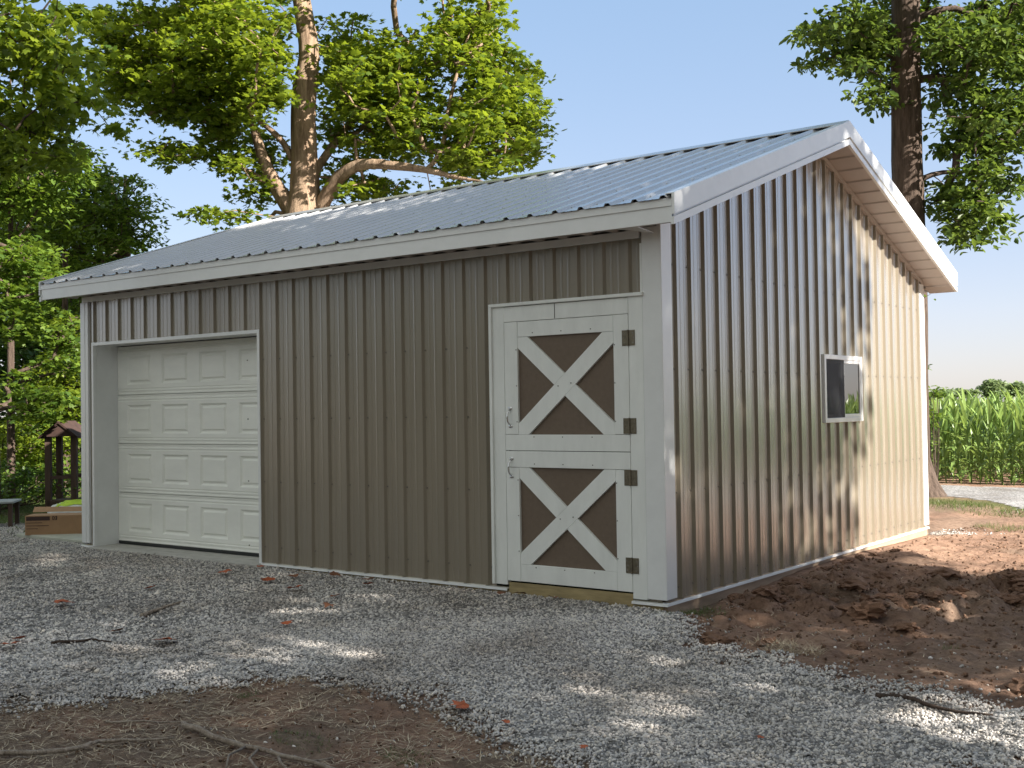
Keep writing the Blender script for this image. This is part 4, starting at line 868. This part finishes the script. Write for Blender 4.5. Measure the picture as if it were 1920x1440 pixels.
for row in range(2, 22):
    for k in range(-22-row, 70+row*2):
        if row > 9 and rq.random() < .5: continue
        q = p0+dr_*(k*.2+rq.normal(0, .04))+nr*(row*.72); v, f = CV[rq.integers(5)]; a = rq.uniform(0, 6.28); s = rq.uniform(.74, .90); c_, s_ = math.cos(a)*s, math.sin(a)*s
        w = v@np.array([[c_, s_, 0], [-s_, c_, 0], [0, 0, s]])+np.array([q[0], q[1], hz(*q)]); VV.append(w); FF.append(f+b); b += len(v)
tag(link('corn_field', npmesh('corn_field', np.concatenate(VV), np.concatenate(FF)), M['corn']), 'dense green corn field stretching away behind the first rows', 'corn', kind='stuff')
# far trees beyond the corn
for i, (px, h, w, lb) in enumerate([(1862, 26, 20, 'small bushy tree far beyond the corn field'), (1905, 20, 18, 'second small tree far beyond the corn, at the right edge'), (1792, 6, 40, 'low tree line far beyond the corn')]):
    d = 95; c0 = at(px, 738-h*.4, d); g = np.array([c0[0], c0[1], -.1]); q = np.random.default_rng(300+i); n = 60; s = d/F
    v = q.normal(0, 1, (n, 3)); v /= np.linalg.norm(v, axis=1)[:, None]; v *= (q.random(n)**.4)[:, None]; Cc = c0+v*np.array([w*s, w*s, h*s*.7])
    Cc[:, 2] = np.maximum(Cc[:, 2], 1)
    tree('distant_tree', lb, g, [([g, (g+c0)/2, c0], [.2, .15, .05])], Cc, .55, 40, .3, M['haze_leaf'], M['bark_dark'], 310+i, OVAL, OVF, group='small trees beyond the corn field', k=8)

# ------------------------------------------------------------------ things at the left end of the shed
def flat(p): return (p[0], p[1], hz(p[0], p[1]))
vx = np.array([CR[0], CR[1]]); vx /= np.linalg.norm(vx); ang = math.atan2(vx[1], vx[0])
bp = at(108, 1002, 14.6); zb = hz(bp[0], bp[1]); 
def local(name, loc, rz, label, cat): 
    return empty(name, loc, label, cat, rz=rz)
B = local('cardboard_box', (-8.68, .50, hz(-8.68, .50)+.052), ang+.10, 'long brown cardboard box with a dark printed band beside the left shed corner', 'cardboard box')
def lb_(mb, name, m, par, **k): o = mb.build(name, m, par, **k); o.location = (0, 0, 0); return o
mb = MB(); mb.box(-.34, .34, -.15, .15, 0, .235, b=.004); lb_(mb, 'carton', M['cardboard'], B)
mb = MB(); mb.box(-.325, -.05, -.1535, -.1505, .175, .222); mb.box(-.02, .035, -.1535, -.1505, .18, .225)
for i, (a, c_) in enumerate(((-.325, -.14), (-.325, -.06), (-.325, -.19))): mb.box(a, c_, -.153, -.1505, .145-.035*i, .151-.035*i)
lb_(mb, 'printed_band', M['ink'], B)
mb = MB(); 
for k in range(16):
    t0, t1 = 2*PI*k/16, 2*PI*(k+1)/16; c = (.007, .2025); mb.add([(c[0]+.018*math.cos(t0), -.155, c[1]+.018*math.sin(t0)), (c[0]+.018*math.cos(t1), -.155, c[1]+.018*math.sin(t1)), (c[0]+.010*math.cos(t1), -.155, c[1]+.010*math.sin(t1)), (c[0]+.010*math.cos(t0), -.155, c[1]+.010*math.sin(t0))], [(0, 1, 2, 3)])
lb_(mb, 'round_logo', M['cardboard'], B)
mb = MB(); mb.add([(-.34, .15, .252), (.34, .15, .252), (.33, .26, .30), (-.35, .26, .31)], [(0, 1, 2, 3), (3, 2, 1, 0)]); mb.add([(-.341, -.15, .25), (-.341, .15, .25), (-.44, .15, .22), (-.44, -.15, .20)], [(0, 1, 2, 3)]); lb_(mb, 'flap', M['cardboard'], B)
mb = MB(); zz = hz(-8.6, .9); mb.box(-9.1, -7.36, .2, 2.0, zz-.1, zz+.055, b=.01); o = mb.build('concrete_pad', M['slab']); tag(o, 'low pale concrete pad under the cardboard box at the left shed corner', 'concrete pad')
def bag(loc, rz, sx, sy, sz, label, lime, seed):
    t = local('plastic_bag', loc, rz, label, 'bag'); import bmesh
    bm = bmesh.new(); bmesh.ops.create_uvsphere(bm, u_segments=28, v_segments=16, radius=1)
    for v in bm.verts:
        c = v.co; x, y = [math.copysign(abs(q)**.6, q) for q in (c.x, c.y)]; nz = float(vnoise(np.array([c.x*2+seed+c.z]), np.array([c.y*2+5]), .45, seed)[0]); v.co = Vector((x*sx, y*sy, max(-.02, (c.z*(1+nz*.8)*sz+sz*.6))))
    me = D.meshes.new('sack'); bm.to_mesh(me); 
    for p in me.polygons: p.use_smooth = True
    o = link('sack', me, M['bagwhite'], t); o.location = (0, 0, 0)
    if lime:
        V = [];
        for v in bm.verts: V.append(v)
        fs = [f for f in bm.faces if f.normal.z > .35 and abs(f.calc_center_median().x) < sx*.62 and abs(f.calc_center_median().y) < sy*.7]
        vi = {}; vs = []; ff = []
        for f in fs:
            q = []
            for v in f.verts:
                if v.index not in vi: vi[v.index] = len(vs); vs.append((v.co.x, v.co.y, v.co.z+.006))
                q.append(vi[v.index])
            ff.append(q)
        m2 = D.meshes.new('lime_print'); m2.from_pydata(vs, [], ff); o2 = link('printed_label', m2, M['baglime'], t, True); o2.location = (0, 0, 0)
    bm.free(); return t
pz = hz(-9.6, 1.5)+.02
bag((-9.72, 1.42, pz+.10), ang+.2, .36, .26, .12, 'white plastic sack with lime green print behind the cardboard box', True, 401)
bag((-9.45, 1.95, pz+.12), ang, .30, .22, .11, 'plain white plastic sack behind the lime printed one', False, 402)
bag((-9.05, 1.25, pz+.12), ang-.3, .14, .12, .10, 'small crumpled white bag between the printed sack and the black bucket', False, 403)
t = local('black_bucket', (-8.72, 1.45, hz(-8.7, 1.45)+.06), 0, 'black plastic bucket with a wire handle against the left shed corner', 'bucket')
mb = MB(); 
prof = [(.0, 0), (.15, 0), (.17, .05), (.185, .28), (.20, .285), (.20, .32), (.185, .32), (.165, .06), (0, .05)]; K = 20
V = [(r_*math.cos(2*PI*k/K), r_*math.sin(2*PI*k/K), z) for r_, z in prof for k in range(K)]; mb.add(V, [(i*K+k, i*K+(k+1) % K, (i+1)*K+(k+1) % K, (i+1)*K+k) for i in range(len(prof)-1) for k in range(K)]); lb_(mb, 'bucket_body', M['black'], t, smooth=True)
mb = MB(); mb.tube([(-.2*math.cos(a), -.19*math.sin(a)-.03, .28-.14*math.sin(a)) for a in np.linspace(0, PI, 14)], .005, 6); lb_(mb, 'wire_handle', M['bagwhite'], t)
# wooden wishing well
wl = at(126, 950, 18.2); wz = hz(wl[0], wl[1]); t = local('garden_well', (wl[0], wl[1], wz), ang, 'small weathered wooden well frame with a rusty pitched roof left of the shed', 'garden well')
zt = float(at(126, 814, 18.2)[2]-wz); za = float(at(126, 789, 18.2)[2]-wz); s = 18.2/F
for sx in (-1, 1):
    for sy in (-.22, .22):
        mb = MB(); mb.box(sx*24*s-.045, sx*24*s+.045, sy-.04, sy+.04, -.1, zt+.02, b=.004); lb_(mb, 'post', M['oldwood'], t)
mb = MB(); h = zt-.0; 
for sg in (-1, 1): mb.add([(x, y, z) for y in (-.36, .36) for x, z in ((0, za), (sg*36*s, zt-.03), (sg*36*s, zt-.06), (0, za-.035))], [(0, 1, 5, 4), (1, 2, 6, 5), (2, 3, 7, 6), (0, 3, 2, 1), (4, 5, 6, 7)])
mb.prism([(-30*s, zt-.03), (30*s, zt-.03), (0, za-.02)], 1, -.34, -.325); lb_(mb, 'well_roof', M['rust'], t)
mb = MB(); zr = float(at(126, 893, 18.2)[2]-wz); mb.box(-24*s, 24*s, -.24, -.20, zr-.03, zr+.02); mb.box(-24*s, 24*s, .20, .24, zr-.03, zr+.02); lb_(mb, 'rail', M['oldwood'], t)
mb = MB(); mb.box(-26*s, 26*s, -.26, .26, -.05, .18, b=.01); lb_(mb, 'well_base', M['oldwood'], t)
# low grey table at the left edge
tl = at(8, 940, 15.5); tz = hz(tl[0], tl[1]); ht = float(at(8, 938, 15.5)[2]-tz); t = local('low_table', (tl[0], tl[1], tz), ang+.2, 'low grey table with a flat top at the left edge of the yard', 'table')
mb = MB(); mb.box(-.5, .17, -.25, .25, ht-.03, ht, b=.006); lb_(mb, 'tabletop', M['greytable'], t)
for sx in (-.45, .12):
    for sy in (-.2, .2): mb = MB(); mb.box(sx-.025, sx+.025, sy-.025, sy+.025, 0, ht-.03); lb_(mb, 'leg', M['oldwood'], t)

# ------------------------------------------------------------------ light, sky, camera
SE, SA = math.radians(32), math.radians(2.0)      # elevation; azimuth measured from +X towards +Y
sd = Vector((math.cos(SE)*math.cos(SA), math.cos(SE)*math.sin(SA), math.sin(SE)))
sl = D.lights.new('sun', 'SUN'); sl.energy = 4.3; sl.angle = math.radians(.53); sl.color = (1, .93, .84)
so = D.objects.new('sun', sl); COL.objects.link(so); so.rotation_euler = (-sd).to_track_quat('-Z', 'Y').to_euler(); so.location = (20, 0, 20)
sc = bpy.context.scene; w = D.worlds.new('World'); sc.world = w; w.use_nodes = True; nt = w.node_tree
sky = node(nt, 'ShaderNodeTexSky'); sky.sky_type = 'NISHITA'; sky.sun_disc = False; sky.sun_elevation = SE; sky.sun_rotation = PI/2-SA; sky.air_density = 1.0; sky.dust_density = .7; sky.ozone_density = 1.5; sky.altitude = 200
bg = nt.nodes['Background']; bg.inputs[1].default_value = .122; hs = node(nt, 'ShaderNodeHueSaturation'); hs.inputs['Saturation'].default_value = 1.45; nt.links.new(sky.outputs[0], hs.inputs['Color']); gm = node(nt, 'ShaderNodeGamma'); gm.inputs[1].default_value = .45; nt.links.new(hs.outputs[0], gm.inputs[0]); blue = mixc(nt, 1, mixc(nt, .28, gm.outputs[0], (1.3, 1.25, 1.25)), (.97, .95, 1.08), 'MULTIPLY')
# unseen cloud added to brighten shade, overhead and behind the photographer, not over field
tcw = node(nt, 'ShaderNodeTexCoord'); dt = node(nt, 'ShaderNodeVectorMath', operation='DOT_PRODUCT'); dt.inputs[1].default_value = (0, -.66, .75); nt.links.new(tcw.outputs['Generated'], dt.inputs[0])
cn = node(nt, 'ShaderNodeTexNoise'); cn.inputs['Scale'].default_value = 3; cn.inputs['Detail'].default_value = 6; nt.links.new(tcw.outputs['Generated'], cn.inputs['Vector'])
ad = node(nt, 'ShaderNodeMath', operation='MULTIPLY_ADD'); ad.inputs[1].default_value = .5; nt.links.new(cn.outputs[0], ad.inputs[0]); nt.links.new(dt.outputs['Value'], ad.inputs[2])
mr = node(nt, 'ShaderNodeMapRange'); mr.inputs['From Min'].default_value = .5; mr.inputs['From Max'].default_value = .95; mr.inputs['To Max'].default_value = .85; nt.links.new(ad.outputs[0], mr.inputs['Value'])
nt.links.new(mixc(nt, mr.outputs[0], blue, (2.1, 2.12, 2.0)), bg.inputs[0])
cd = D.cameras.new('camera'); co = D.objects.new('camera', cd); COL.objects.link(co); sc.camera = co
cd.sensor_width = 36; cd.sensor_fit = 'HORIZONTAL'; cd.lens = F/1920*36; cd.clip_end = 3000; cd.clip_start = .05
m4 = Matrix.Identity(4)
for i in range(3): m4[i][0] = CR[i]; m4[i][1] = CU[i]; m4[i][2] = -CW[i]; m4[i][3] = CAM[i]
co.matrix_world = m4
sc.view_settings.view_transform = 'Standard'; sc.view_settings.look = 'None'; sc.view_settings.gamma = 1; sc.view_settings.exposure = 1.97
sc.cycles.max_bounces = 8; sc.cycles.transparent_max_bounces = 16; sc.cycles.use_denoising = True
print('tris', sum(len(m.polygons) for m in D.meshes))
